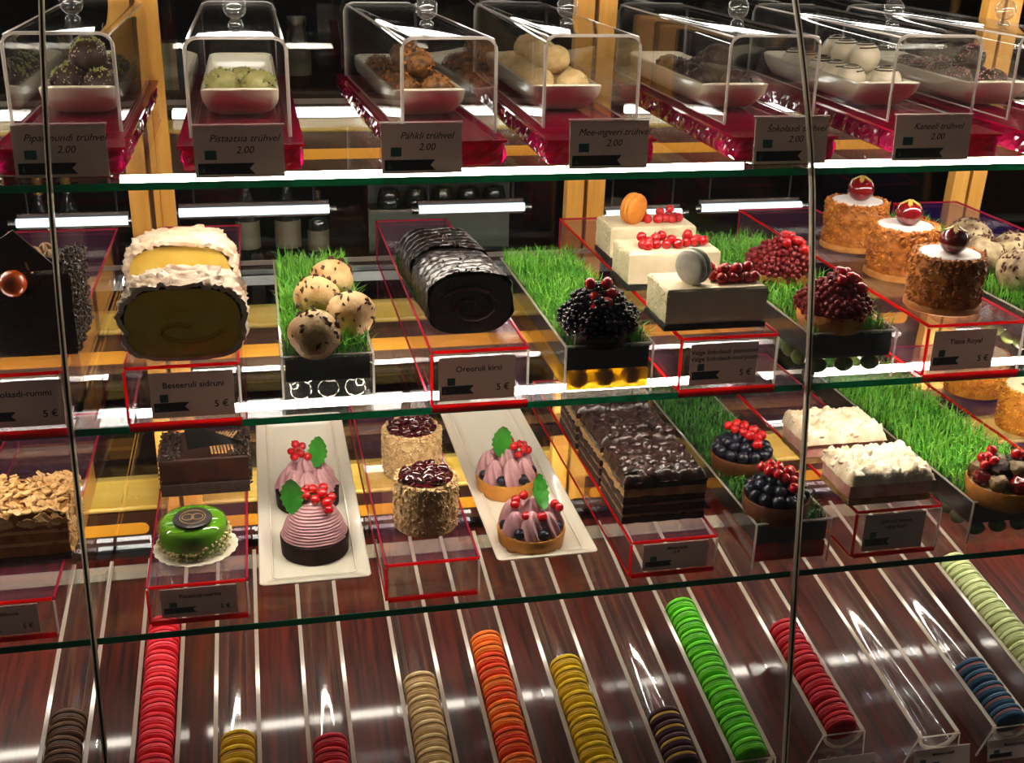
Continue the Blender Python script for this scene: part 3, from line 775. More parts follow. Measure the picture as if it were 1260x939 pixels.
M_BLACKC = mat('black_cocoa_sponge', (22, 17, 16), 0.6, (36, 28, 26), 140, bump=0.5, bs=300)
M_CREAM = mat('white_cream', (238, 226, 192), 0.5, (228, 212, 172), 30, bump=0.15, bs=160)
M_MERING = mat('toasted_meringue', (240, 222, 200), 0.6, (214, 176, 140), 45, bump=0.4, bs=200)
M_LEMON = mat('lemon_roll_cream', (240, 206, 96), 0.55, (232, 190, 70), 40, bump=0.2, bs=150)
M_PINKC = mat('pink_piped_cream', (200, 154, 158), 0.5, (182, 132, 140), 60)
M_NUT = mat('caramel_nut_crumbs', (204, 128, 44), 0.5, (150, 84, 24), 90)
M_TAN = mat('tan_biscuit_crumbs', (206, 170, 116), 0.6, (160, 120, 72), 90)
M_NUTD = mat('dark_nut_crumbs', (40, 30, 26), 0.4, (70, 52, 40), 120)
M_SUGAR = mat('icing_sugar_top', (236, 228, 224), 0.5)
M_CHERRY = mat('dark_cherry_skin', (110, 12, 18), 0.12, coat=0.7)
M_JAM = mat('dark_cherry_jam', (58, 10, 16), 0.08, coat=1.0)
M_LEAF = mat('golden_calyx', (170, 140, 60), 0.5)

s = MB(); s.sph((0, 0, 0), 0.0050, 12, 9); ME_CUR = mesh('redcurrant', s, M_CURR)
s = MB(); s.lathe([(0.0011, 0.0046), (0.0008, 0.0056), (0.0003, 0.0060)], 6); ME_NAV = mesh('navel', s, M_CURRD)
def drupe(mt, name, r=0.0095, br=0.0031, n=34, ov=1.15, seed=1):
    s = MB(); s.sph((0, 0, 0), r * 0.86, 10, 8, (1, 1, ov))
    for i in range(n):
        z = 1 - 2 * (i + 0.5) / n; a = i * 2.39996; q = math.sqrt(1 - z * z)
        s.sph((r * q * cos(a), r * q * sin(a), r * z * ov), br, 7, 5)
    return mesh(name, s, mt)
ME_BLK = drupe(M_BLACKB, 'blackberry', 0.0105, 0.0030, 36)
ME_RSP = drupe(M_RASP, 'raspberry', 0.0098, 0.0027, 38, 1.2)
s = MB(); s.sph((0, 0, 0), 0.0072, 14, 10, (1, 1, 0.9)); s.lathe([(0.0026, 0.0056), (0.0030, 0.0070), (0.0020, 0.0066), (0.0008, 0.0060)], 8); ME_BLU = mesh('blueberry', s, M_BLUEB)
def leaf_mesh(L, W, curl, cup=0.25, tw=0.0):
    s = MB(); n = 12; top, bot = [], []
    rows = []
    for i in range(n + 1):
        t_ = i / n; wv = W * (sin(pi * min(1, t_ * 0.94 + 0.04)) ** 0.75) * (1 + 0.10 * (1 if i % 2 else -1)) * (1 if 0 < i < n else 0.15)
        a = curl * t_; y = L * (sin(a) / curl if curl else t_); z = L * ((1 - cos(a)) / curl if curl else 0)
        row = []
        for q in (-1, -0.55, 0, 0.55, 1):
            row.append(Vector((q * wv, y, z + abs(q) * wv * cup - (0.0006 if q == 0 else 0) + 0.0006 * sin(i * 1.8) * abs(q))))
        rows.append(row)
    up = [p for r in rows for p in r]; dn = [p - Vector((0, 0, 0.0007)) for p in up]
    fs = []; m = 5; N = len(up)
    for i in range(n):
        for j in range(m - 1):
            q = (i * m + j, i * m + j + 1, (i + 1) * m + j + 1, (i + 1) * m + j)
            fs.append(q); fs.append(tuple(N + k for k in reversed(q)))
    s.add(up + dn, fs)
    return mesh('mint_leaf', s, M_MINT, ang=70)
ME_LEAF = leaf_mesh(0.040, 0.0115, 0.7)
ME_LEAF2 = leaf_mesh(0.034, 0.0100, 1.6)

def berry(t, me, p, sc=1.0, g=rnd, name=None, nav=False):
    o = link(name or me.name.split('.')[0], me, t, p, (g.uniform(-.9, .9), g.uniform(-.9, .9), g.uniform(0, 6.3)), sc)
    if nav: link('navel', ME_NAV, o)
    return o
def currants(t, pts, sc=1.0, stem=True, nav=True, seed=3):
    g = random.Random(seed)
    for p in pts: berry(t, ME_CUR, p, sc * g.uniform(0.88, 1.08), g, nav=nav)
    if stem and len(pts) > 2:
        s = MB(); s.tube([Vector(p) + Vector((0, 0, 0.004)) for p in pts[:4]], 0.0006, 5); obj('stem', s, M_STEM, t)
def crumbs_on_cyl(mb, r, z0, z1, n, a, g, flat=False):
    for _ in range(n):
        q = g.uniform(0, 2 * pi)
        z = g.uniform(z0, z1)
        mb.chip((r * cos(q), r * sin(q), z), a * g.uniform(0.7, 1.5), a * g.uniform(0.5, 1.1), a * g.uniform(0.5, 1.0), g)
def place(px, z): p = P(px[0], px[1], z); return (p.x, p.y, z)

# ------------------------------------------------------------------ truffles in the lidded dishes
M_TRCH = mat('brown_truffle', (66, 42, 30), 0.5, (50, 30, 22), 80, bump=0.4, bs=250)
M_TRPI = mat('pistachio_green_truffle', (142, 136, 84), 0.5, (168, 158, 100), 60, bump=0.3, bs=250)
M_TRNU = mat('chopped_nut_truffle', (150, 98, 40), 0.5, (84, 50, 24), 110, bump=0.8, bs=260)
M_TRCO = mat('coconut_truffle', (232, 206, 150), 0.7, (206, 170, 112), 80, bump=0.6, bs=380)
M_TRWH = mat('white_chocolate_truffle', (232, 220, 192), 0.3, coat=0.3)
M_SPRG = mat('pistachio_bits', (150, 160, 70), 0.5)
M_SPRW = mat('pale_sugar_bits', (220, 196, 170), 0.5)
M_SPRD = mat('dark_chocolate_bits', (50, 34, 26), 0.35)
M_SPRP = mat('pink_sugar_bits', (222, 110, 120), 0.5)
def truffle(kind, loc, r, k, lab, grp):
    g = random.Random(k * 31 + 7)
    t = thing('truffle', lab, 'truffle', loc, g.uniform(0, 6.3), grp)
    m = dict(pepp=M_TRCH, pist=M_TRPI, nut=M_TRNU, coco=M_TRCO, dark=M_TRCH, white=M_TRWH, pink=M_TRCH)[kind]
    s = MB()
    amp = dict(nut=0.22, coco=0.05, white=0.03).get(kind, 0.10)
    s.sph((0, 0, r * 0.93), r, 20, 14, (1, 1, 0.92 if kind != 'white' else 1.0), None, amp, 55 / (r / 0.02), k * 3.1)
    obj('body', s, m, t, ang=60)
    def bits(mt, n, a, zmin, nm):
        s = MB()
        for _ in range(n):
            z = g.uniform(zmin, 1); q = g.uniform(0, 6.28); w_ = math.sqrt(max(0, 1 - z * z))
            s.chip((r * w_ * cos(q), r * w_ * sin(q), r * 0.93 + r * 0.93 * z), a * g.uniform(.6, 1.3), a * .6, a * .5, g)
        obj(nm, s, mt, t, smooth=False, stuff=True)
    if kind == 'pepp': bits(M_SPRW, 70, 0.0014, 0.0, 'sugar_bits'); bits(M_SPRG, 14, 0.0036, 0.45, 'pistachio_bits')
    if kind == 'pist': bits(M_SPRD, 16, 0.0022, 0.0, 'nut_bits'); bits(M_SPRG, 30, 0.003, 0.1, 'pistachio_bits')
    if kind == 'nut': bits(M_SPRD, 26, 0.0032, -0.4, 'nut_bits'); bits(M_NUT, 46, 0.0034, -0.4, 'nut_pieces')
    if kind == 'coco': bits(M_TRCO, 90, 0.0014, -0.6, 'coconut_flakes')
    if kind == 'dark': bits(M_SPRD, 80, 0.0022, -0.3, 'chocolate_sprinkles')
    if kind == 'pink': bits(M_SPRP, 30, 0.0021, 0.2, 'pink_bits'); bits(M_SPRW, 60, 0.0015, -0.1, 'sugar_bits')
    if kind == 'white':
        pts = [Vector((r * 0.78 * (1 - i / 44) * cos(i * 0.55), r * 0.78 * (1 - i / 44) * sin(i * 0.55), r * 0.93 + math.sqrt(max(0.0, 1 - (0.78 * (1 - i / 44)) ** 2)) * r * 1.0)) for i in range(40)]
        s = MB(); s.tube(pts, 0.0012, 5); obj('chocolate_swirl', s, M_CHOC, t)
TS = [('pepp', 0.0215, 4, 0.048, 2, 'brown truffle with green pistachio bits in lidded dish', 'peppermint truffles'),
      ('pist', 0.0215, 1, 0.0, 0, 'green pistachio truffle in the lidded dish', 'pistachio truffles'),
      ('nut', 0.0190, 5, 0.046, 3, 'truffle rolled in chopped nuts in lidded dish', 'nut truffles'),
      ('coco', 0.0200, 5, 0.046, 4, 'pale coconut truffle in lidded dish', 'coconut truffles'),
      ('dark', 0.0200, 4, 0.047, 1, 'dark chocolate sprinkled truffle in lidded dish', 'dark chocolate truffles'),
      ('white', 0.0205, 5, 0.047, 3, 'white chocolate truffle with dark swirl in lidded dish', 'white chocolate truffles'),
      ('pink', 0.0200, 4, 0.047, 1, 'chocolate truffle with pink sprinkles in lidded dish', 'pink sprinkled truffles')]
k = 0
for (kind, r, n, st, up, lab, grp), (dc, rz) in zip(TS, TDISH):
    R = Matrix.Rotation(rz, 3, 'Z')
    pts = [(0.0185, -0.116 + i * st, 0.0362) for i in range(n)] + [(-0.0185, -0.116 + st * 0.5 + i * st, 0.0362) for i in range(n)]
    if kind == 'pist': pts = [(-0.020, -0.108, 0.0362), (0.021, -0.118, 0.0362), (0.004, -0.078, 0.0362)]
    pts += [((-1) ** i * 0.003, -0.092 + st * 0.25 + i * 0.045, 0.0362 + r * 1.30) for i in range(up)]
    g = random.Random(n * 7 + int(r * 1e5))
    for (x, y, z) in pts:
        k += 1
        q = dc + R @ Vector((x, y + g.uniform(-0.0015, 0.0015), 0))
        truffle(kind, (q.x, q.y, Z1 + z), r * g.uniform(0.95, 1.0), k, lab, grp)

# ------------------------------------------------------------------ grass trays
def hole(x0, x1, yf, p, r): return (p[0] - (x0 + x1) / 2, p[1] - yf, r)
RTC = [(387, 402, 0.0265), (431, 378, 0.0260), (389, 357, 0.0255), (408, 335, 0.0255)]
BALLC = []
for (u, v, r) in RTC:
    q = P(u, v, TZ2 + r); BALLC.append((q.x, q.y, r))
TG2A, TG2B = place((957, 343), TZ2), place((1022, 393), TZ2)
TB = place((735, 411), TZ2)
TG3A, TG3B = place((911, 571), TZ3), place((953, 625), TZ3)
TF = place((1232, 606), TZ3)
BALLI = [(0.900, 0.19, 0.029), (0.925, 0.262, 0.031), (0.955, 0.205, 0.029), (0.91, 0.12, 0.030), (0.96, 0.135, 0.03)]
grass_tray(0.010, 0.104, 0.020, 0.375, Z2, 'clear tray of grass with glass pebbles under the hazelnut cream balls', 'green artificial grass around the hazelnut cream balls', (M_PEBC, 0.0115, 0.85), 2600, GT, holes=[(x - 0.057, y - 0.020, r * 0.7) for x, y, r in BALLC])
grass_tray(0.302, 0.400, 0.007, 0.350, Z2, 'clear tray of grass over lemon yellow layer under blackberry tart', 'green artificial grass behind the blackberry tart', (M_PEBY, 0.0110, 0.9), 3000, GT, gel=M_GELY, holes=[hole(0.302, 0.400, 0.007, TB, 0.036)])
grass_tray(0.578, 0.684, 0.007, 0.400, Z2, 'clear tray of grass over green slices under the raspberry tarts', 'green artificial grass around the raspberry tarts', (M_PEBG, 0.0115, 0.75), 3000, GT, holes=[hole(0.578, 0.684, 0.007, TG2A, 0.036), hole(0.578, 0.684, 0.007, TG2B, 0.036)])
grass_tray(0.865, 0.976, 0.010, 0.470, Z2, 'clear tray of grass under the chocolate dusted cream balls', 'green artificial grass around the chocolate dusted balls', (M_PEBG, 0.0115, 0.75), 3000, GT, holes=[hole(0.865, 0.976, 0.010, b, 0.02) for b in BALLI])
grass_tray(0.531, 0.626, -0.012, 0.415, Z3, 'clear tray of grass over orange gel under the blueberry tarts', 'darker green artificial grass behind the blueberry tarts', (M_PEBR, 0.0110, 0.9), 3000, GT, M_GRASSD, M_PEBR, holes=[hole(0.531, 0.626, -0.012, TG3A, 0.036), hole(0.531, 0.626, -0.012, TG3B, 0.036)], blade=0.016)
grass_tray(0.812, 0.940, -0.004, 0.455, Z3, 'wide clear tray of tall bright grass under the fig tart', 'tall bright artificial grass beside the fig tart', (M_PEBG, 0.0115, 0.75), 4200, GT, holes=[hole(0.812, 0.940, -0.004, TF, 0.04)], blade=0.026)

# ------------------------------------------------------------------ balls of the grass trays
M_BALL = mat('hazelnut_cream_ball', (226, 192, 136), 0.55, (190, 146, 92), 55, bump=0.4, bs=240)
M_BALLG = mat('chocolate_dusted_cream_ball', (196, 180, 140), 0.6, (110, 88, 64), 60, bump=0.5, bs=260)
def cream_ball(loc, r, k, lab, grp, m, n=46):
    g = random.Random(k + 90)
    t = thing('cream_ball', lab, 'pastry', loc, g.uniform(0, 6.3), grp)
    s = MB(); s.sph((0, 0, r * 0.95), r, 22, 16, (1, 1, 0.95), None, 0.10, 70 / (r / 0.02), k); obj('body', s, m, t, ang=60)
    s = MB()
    for _ in range(n):
        z = max(-0.5, min(1, g.gauss(0.45, 0.4))); q = g.uniform(0, 6.28); w_ = math.sqrt(1 - z * z)
        s.chip((r * w_ * cos(q), r * w_ * sin(q), r * 0.95 + r * 0.95 * z), g.uniform(0.0022, 0.0056), g.uniform(0.002, 0.0042), 0.0015, g)
    obj('chocolate_bits', s, mat('milk_chocolate_bits', (84, 48, 30), 0.45), t, smooth=False, stuff=True)
for k, (x, y, r) in enumerate(BALLC): cream_ball((x, y, Z2 + GT - 0.003), r, k, ('shaded cream ball with chocolate bits against the pebble tray front', 'cream ball with chocolate bits beside the tray wall facing the chocolate roll', 'cream ball with chocolate bits beside the tray wall facing the meringue roll', 'cream ball with chocolate bits, deepest in the grass of the pebble tray')[k], 'cream balls on the pebble grass tray', M_BALL)
for k, (x, y, r) in enumerate(BALLI): cream_ball((x, y, Z2 + GT - 0.003), r, k + 20, 'pale chocolate dusted ball on grass beside the cherry topped cakes', 'chocolate dusted balls on grass', M_BALLG, 70)

# ------------------------------------------------------------------ tarts
def tart_shell(t, r=0.037, h=0.020, m=M_TART):
    s = MB(); s.lathe([(r * 0.90, 0), (r * 0.93, 0.001), (r, h), (r * 0.985, h + 0.0008), (r * 0.93, h), (r * 0.90, h * 0.72), (0.001, h * 0.70)], 36, cap1=True)
    obj('crust', s, m, t, ang=50)
def mound(t, m, r, h, z0=0.012):
    s = MB(); s.lathe([(r, z0), (r * 0.95, z0 + h * 0.4), (r * 0.7, z0 + h * 0.8), (r * 0.3, z0 + h), (0.001, z0 + h)], 20); obj('cream_filling', s, m, t)
def ring_of(n, r, z, a0=0.0): return [(r * cos(a0 + 2 * pi * i / n), r * sin(a0 + 2 * pi * i / n), z) for i in range(n)]
# blackberry tart
t = thing('blackberry_tart', 'tart heaped with blackberries and a sprig of redcurrants on grass', 'tart', (TB[0], TB[1], Z2 + GT - 0.003), 0.0)
tart_shell(t, 0.036, 0.017, M_CHOC); mound(t, M_BLACKC, 0.030, 0.022)
for p in ring_of(9, 0.031, 0.026): berry(t, ME_BLK, p, 1.08)
for p in ring_of(6, 0.019, 0.041, 0.3): berry(t, ME_BLK, p, 1.08)
for p in ring_of(2, 0.007, 0.052, 0.3): berry(t, ME_BLK, p, 1.05)
currants(t, [(-0.013, -0.006, 0.066), (0.006, -0.005, 0.065), (0.009, -0.012, 0.056), (-0.009, -0.013, 0.054), (0.003, -0.018, 0.048), (-0.010, -0.020, 0.045), (0.010, 0.006, 0.063)], 1.25, seed=11)
# raspberry tarts
for k, (loc, lab) in enumerate(((TG2A, 'raspberry tart with redcurrants in the grass, touching the cheesecake riser'), (TG2B, 'raspberry tart with redcurrants at the front of its grass tray'))):
    t = thing('raspberry_tart', lab, 'tart', (loc[0], loc[1], Z2 + GT - 0.003), 0.4 * k, 'raspberry tarts on grass')
    tart_shell(t, 0.040, 0.020); mound(t, M_CREAM, 0.036, 0.012)
    for p in ring_of(8, 0.028, 0.026): berry(t, ME_RSP, p, 1.32)
    for p in ring_of(4, 0.014, 0.038, 0.5): berry(t, ME_RSP, p, 1.32)
    berry(t, ME_RSP, (0, 0, 0.047), 1.32)
    c, s_ = cos(-0.4 * k), sin(-0.4 * k)
    pts = [(0.012, -0.012, 0.055), (0.020, -0.006, 0.052), (0.005, -0.002, 0.058), (0.026, 0.0, 0.047), (0.014, 0.004, 0.056), (0.030, -0.008, 0.040), (0.022, -0.016, 0.044), (0.033, 0.006, 0.038), (0.010, 0.014, 0.055), (0.0, -0.014, 0.053)]
    currants(t, [(c * x - s_ * y, s_ * x + c * y, z) for x, y, z in [(q[0], q[1], q[2] + 0.004) for q in pts]], 1.3, seed=21 + k)
# blueberry tarts
for k, (loc, lab) in enumerate(((TG3A, 'blueberry tart with a redcurrant sprig, nearer the grass of its tray'), (TG3B, 'blueberry tart with a redcurrant sprig at the tray front'))):
    t = thing('blueberry_tart', lab, 'tart', (loc[0], loc[1], Z3 + GT - 0.003), 0.0, 'blueberry tarts on grass')
    tart_shell(t, 0.039, 0.024, mat('dark_tart_crust', (120, 68, 38), 0.5, (90, 48, 26), 50)); mound(t, M_CHOC, 0.035, 0.012, 0.014)
    for p in ring_of(13, 0.031, 0.030): berry(t, ME_BLU, p, 1.05)
    for p in ring_of(9, 0.020, 0.038, 0.3): berry(t, ME_BLU, p, 1.05)
    for p in ring_of(4, 0.008, 0.044, 0.2): berry(t, ME_BLU, p, 1.05)
    currants(t, [(-0.016, 0.012, 0.056), (-0.006, 0.010, 0.059), (-0.011, 0.002, 0.055), (0.000, 0.002, 0.058), (0.004, 0.009, 0.057), (0.008, -0.006, 0.056), (0.014, 0.000, 0.054), (0.003, -0.012, 0.052), (0.012, -0.014, 0.049), (0.020, -0.008, 0.049), (0.010, -0.022, 0.043), (-0.004, -0.008, 0.055)], 1.28, seed=31 + k)
# fig tart
t = thing('fig_tart', 'tart with dried figs, nuts and redcurrants on tall grass', 'tart', (TF[0], TF[1], Z3 + GT - 0.003), 0.0)
tart_shell(t, 0.044, 0.024); mound(t, M_CREAM, 0.040, 0.012, 0.014)
M_FIG = mat('dried_fig', (120, 96, 52), 0.5, (62, 40, 26), 70, bump=0.6, bs=200)
for i, p in enumerate(ring_of(8, 0.030, 0.031)):
    s = MB(); s.sph((0, 0, 0), 0.0125, 14, 10, (1, 1, 0.85), None, 0.25, 160, i); o = obj('fig_piece', s, M_FIG if i % 2 else M_CHERRY, t); o.location = p
for i, p in enumerate(ring_of(4, 0.013, 0.043, 0.4)):
    s = MB(); s.sph((0, 0, 0), 0.0125, 14, 10, (1, 1, 0.85), None, 0.25, 160, i + 9); o = obj('fig_piece', s, M_FIG if i % 2 else M_CHOCM, t); o.location = p
currants(t, [(-0.030, 0.000, 0.046), (-0.022, 0.008, 0.053), (-0.014, 0.014, 0.058), (-0.026, 0.012, 0.050), (0.010, 0.000, 0.058), (0.018, 0.004, 0.056), (0.026, -0.002, 0.050), (0.020, -0.010, 0.050), (0.031, 0.006, 0.046), (-0.020, -0.002, 0.052)], 1.25, seed=41)

# ------------------------------------------------------------------ plates and tarts on them
def plate(cx, y0, y1, wd, label):
    t = thing('rectangular_plate', label, 'plate', (cx, (y0 + y1) / 2, Z3 + 0.0005), 0.0, 'long white plates on the lower shelf')
    ln = y1 - y0
    s = MB()
    rings = []
    for (ex, z) in ((-0.022, 0.0), (-0.018, 0.0), (-0.001, 0.0115), (0.0, 0.0130), (-0.001, 0.0140), (-0.014, 0.0105), (-0.016, 0.0085), (-0.022, 0.0060), (-0.024, 0.0056)):
        rings.append(rrect(wd + 2 * ex, ln + 2 * ex, 0.006, z, 4))
    s.loft(rings); obj('plate_body', s, M_PLATE, t, ang=40)
    s = MB(); r_ = rrect(wd - 0.030, ln - 0.030, 0.006, 0.0104, 4)
    s.tube([Vector(p) for p in r_] + [Vector(r_[0])], 0.0013, 6); obj('inner_rim', s, M_PLATE, t)
    return t
plate(0.035, 0.024, 0.486, 0.122, 'long white rectangular plate under the chocolate based tarts')
plate(0.2995, 0.032, 0.500, 0.120, 'long white rectangular plate under the golden crusted tarts')
PZ = Z3 + 0.0062
def cream_strands(t, r, h, z0, m):
    """cream wound round and round to a dome, fine slanting strands"""
    s = MB(); rings = []; n = 72; L = 110
    for i in range(L + 1):
        k_ = i / L; rr = r * math.sqrt(max(0.0004, 1 - k_ ** 2.0)) * (1.0 - 0.30 * k_)
        ring = []
        for j in range(n):
            a = 2 * pi * j / n
            ph = i * 0.92 + 3.2 * sin(a * 1.0 + 0.6) + 1.6 * sin(2 * a + 1) + 1.2 * noise.noise(Vector((cos(a) * 2, sin(a) * 2, i * 0.05)))
            q = rr * (1 + 0.028 * sin(ph)) + 0.0006 * noise.noise(Vector((cos(a) * 3, sin(a) * 3, i * 0.2)))
            ring.append((q * cos(a), q * sin(a), z0 + h * k_))
        rings.append(ring)
    s.loft(rings); return obj('piped_cream', s, m, t, ang=70)
def rosette(mb, c, r, h, tw=1.0, lobes=6, n=48, L=16, tilt=(0, 0)):
    rings = []
    for i in range(L + 1):
        k_ = i / L; rr = r * (math.sqrt(max(0, 1 - k_ ** 1.8)) * 0.92 + 0.03)
        rings.append([((rr * (1 + 0.22 * cos(lobes * (2 * pi * j / n) + tw * k_ * 4))) * cos(2 * pi * j / n) + c[0] + tilt[0] * k_, (rr * (1 + 0.22 * cos(lobes * (2 * pi * j / n) + tw * k_ * 4))) * sin(2 * pi * j / n) + c[1] + tilt[1] * k_, c[2] + h * k_) for j in range(n)])
    mb.loft(rings)
def mint(t, me, loc, rot, sc=1.0): return link('mint_leaf', me, t, loc, rot, sc)
for k, (px, lab) in enumerate((((388, 676), 'chocolate tart with strands of pink cream at the plate front'), ((379, 618), 'chocolate tart with piped pink cream, mint leaf leaning right'))):
    loc = place(px, PZ)
    t = thing('pink_cream_tart', lab, 'tart', loc, 0.0, 'pink cream tarts with chocolate base')
    s = MB(); s.lathe([(0.037, 0), (0.0385, 0.001), (0.0395, 0.022), (0.037, 0.0235), (0.001, 0.0235)], 36); obj('chocolate_base', s, mat('chocolate_tart_base', (38, 12, 11), 0.55, (24, 8, 8), 60, spec=0.12), t, ang=50)
    if k == 0:
        cream_strands(t, 0.0375, 0.050, 0.022, M_PINKC)
        currants(t, [(q[0], q[1], q[2] + 0.007) for q in [(0.002, -0.012, 0.064), (-0.008, -0.008, 0.068), (0.010, -0.006, 0.068), (0.000, -0.002, 0.072), (0.015, -0.014, 0.060), (0.020, -0.006, 0.062), (0.016, -0.020, 0.054), (-0.006, 0.004, 0.070), (0.012, 0.004, 0.070), (-0.012, 0.000, 0.068)]], 1.2, seed=51)
        mint(t, ME_LEAF, (-0.024, -0.008, 0.052), (1.22, 0.0, -0.30), 1.15)
    else:
        s = MB()
        for p in ring_of(8, 0.027, 0.022): rosette(s, p, 0.0118, 0.030, 1.7, tilt=(-p[0] * 0.25, -p[1] * 0.25))
        rosette(s, (0, 0, 0.030), 0.0145, 0.036, 1.7); obj('piped_cream', s, M_PINKC, t, ang=70)
        currants(t, [(-0.006, 0.0, 0.068), (-0.014, -0.004, 0.066), (-0.010, 0.006, 0.072), (0.002, -0.006, 0.066), (-0.018, 0.004, 0.070), (-0.004, 0.008, 0.074), (-0.012, 0.002, 0.080)], 1.0, seed=52)
        mint(t, ME_LEAF, (0.010, -0.010, 0.052), (1.15, 0.15, -0.55), 1.1)
for k, (px, lab) in enumerate((((653, 668), 'golden crusted tart with pink rosettes, mint leaf leaning over currants'), ((623, 602), 'golden crusted tart with pink rosettes and upright mint leaf'))):
    loc = place(px, PZ)
    t = thing('rosette_tart', lab, 'tart', loc, 0.0, 'pink rosette tarts with golden crust')
    tart_shell(t, 0.0405, 0.022, mat('golden_tart_crust', (214, 150, 66), 0.5, (196, 128, 48), 50)); mound(t, M_CREAM, 0.036, 0.008, 0.016)
    s = MB()
    for i, p in enumerate(ring_of(7, 0.0255, 0.020, 0.25 * k)): rosette(s, (p[0] * 1.04, p[1] * 1.04, p[2]), 0.0122, 0.030 + 0.005 * (i % 2), 1.7, tilt=(-p[0] * 0.10, -p[1] * 0.10))
    rosette(s, (0, 0, 0.024), 0.0125, 0.036, 1.7); obj('piped_cream', s, M_PINKC, t, ang=70)
    for p in ring_of(7, 0.032, 0.027, 0.25 * k + pi / 7): berry(t, ME_BLU, p, 0.95)
    if k == 0:
        currants(t, [(-0.022, -0.006, 0.056), (-0.010, 0.000, 0.064), (-0.012, -0.022, 0.048), (0.006, -0.026, 0.048), (0.030, -0.010, 0.050), (0.026, -0.006, 0.053), (-0.020, -0.002, 0.060)], 1.15, stem=False, seed=61)
        mint(t, ME_LEAF, (0.012, -0.014, 0.050), (0.75, 0.2, 0.55), 1.1)
    else:
        currants(t, [(0.008, -0.002, 0.062), (0.016, 0.002, 0.062), (0.020, -0.006, 0.058), (0.012, -0.012, 0.054), (0.022, 0.004, 0.060), (0.005, 0.006, 0.066), (0.026, -0.002, 0.055)], 1.1, seed=62)
        mint(t, ME_LEAF, (-0.008, -0.004, 0.048), (1.30, 0.0, 0.12), 1.15)
# ------------------------------------------------------------------ coated cylinder cakes
def coated_cake(loc, lab, grp, r, h, coat, top, n=520, a=0.0021, name='coated_cake'):
    g = random.Random(int(loc[0] * 9000) + int(loc[1] * 777))
    t = thing(name, lab, 'cake', loc, g.uniform(0, 6.3) * 0, grp)
    if top == 'cherry':
        s = MB(); s.lathe([(r * 1.02, 0), (r * 1.05, 0.001), (r * 1.05, 0.006), (r * 1.0, 0.008)], 36); obj('biscuit_base', s, M_TART, t, ang=50)
    s = MB(); s.lathe([(r * 0.965, 0.001), (r * 0.975, h * 0.5), (r * 0.95, h - 0.004), (r * 0.88, h), (0.001, h)], 32); obj('body', s, coat, t, ang=50)
    s = MB(); crumbs_on_cyl(s, r * 0.975, 0.004 if top != 'cherry' else 0.009, h - 0.001, n, a, g)
    for _ in range(n // 7):
        q = g.uniform(0, 6.28); rr = r * g.uniform(0.86, 0.97); s.chip((rr * cos(q), rr * sin(q), h - 0.0005), a * 1.2, a, a * 0.8, g)
    obj('crumb_coating', s, coat, t, smooth=False, stuff=True)
    return t, g
def cherry(t, z, r=0.0165, x=0, y=0):
    s = MB(); s.sph((x, y, z + r * 0.9), r, 18, 13, (1, 1, 0.95)); c = obj('cherry', s, M_CHERRY, t)
    s = MB()
    for i in range(5):
        a = i * 2 * pi / 5 + 0.4; R = Euler((0.5, 0, a)).to_matrix()
        s.flake(Vector((x + cos(a) * r * 0.42, y + sin(a) * r * 0.42, z + r * 1.72)), r * 0.42, r * 0.2, Euler((0, 0.45, a)).to_matrix())
    obj('calyx', s, M_LEAF, c, ang=60)
for k, (px, lab) in enumerate((((1158, 376), 'nut coated round cake with white top and cherry at riser front'), ((1105, 337), 'nut coated cake with cherry, middle one of three on its riser'), ((1048, 303), 'nut coated cake with golden calyx on its cherry'))):
    loc = place(px, RT2)
    t, g = coated_cake(loc, lab, 'cherry topped cakes on the riser', 0.0415, 0.063, M_NUT, 'cherry', 560, 0.0037, 'cherry_cake')
    s = MB(); s.lathe([(0.034, 0.0625), (0.033, 0.0645), (0.028, 0.0650), (0.001, 0.0650)], 32); obj('sugar_top', s, M_SUGAR, t, ang=60)
    cherry(t, 0.0648, 0.0165 if k < 2 else 0.0175, 0.0, -0.004)
for k, (px, lab) in enumerate((((1264, 526), 'crumb coated round cake with letters piped on cream top'), ((1197, 480), 'crumb coated round cake under the shelf edge beside tall grass'))):
    loc = place(px, RT3)
    t, g = coated_cake(loc, lab, 'crumb coated cakes with cream tops', 0.0425, 0.060, mat('golden_crumbs', (222, 150, 48), 0.5, (190, 112, 30), 90), 'plain', 560, 0.0030, 'crumb_cake')
    s = MB(); s.lathe([(0.038, 0.0595), (0.037, 0.0615), (0.001, 0.062)], 32); obj('cream_top', s, mat('pale_cream_top', (240, 224, 176), 0.45), t, ang=60)
    if k == 0:
        s = MB()
        for i in range(4):
            x = -0.018 + i * 0.010
            s.tube([Vector((x, -0.010, 0.0625)), Vector((x + 0.002, 0.008, 0.0625)), Vector((x + 0.006, 0.006, 0.0625)), Vector((x + 0.004, -0.004, 0.0625)), Vector((x + 0.007, -0.010, 0.0625))], 0.0009, 5)
        obj('piped_letters', s, M_CHOC, t)
M_PALECR = mat('pale_biscuit_crumbs', (214, 184, 134), 0.6, (172, 134, 86), 120)
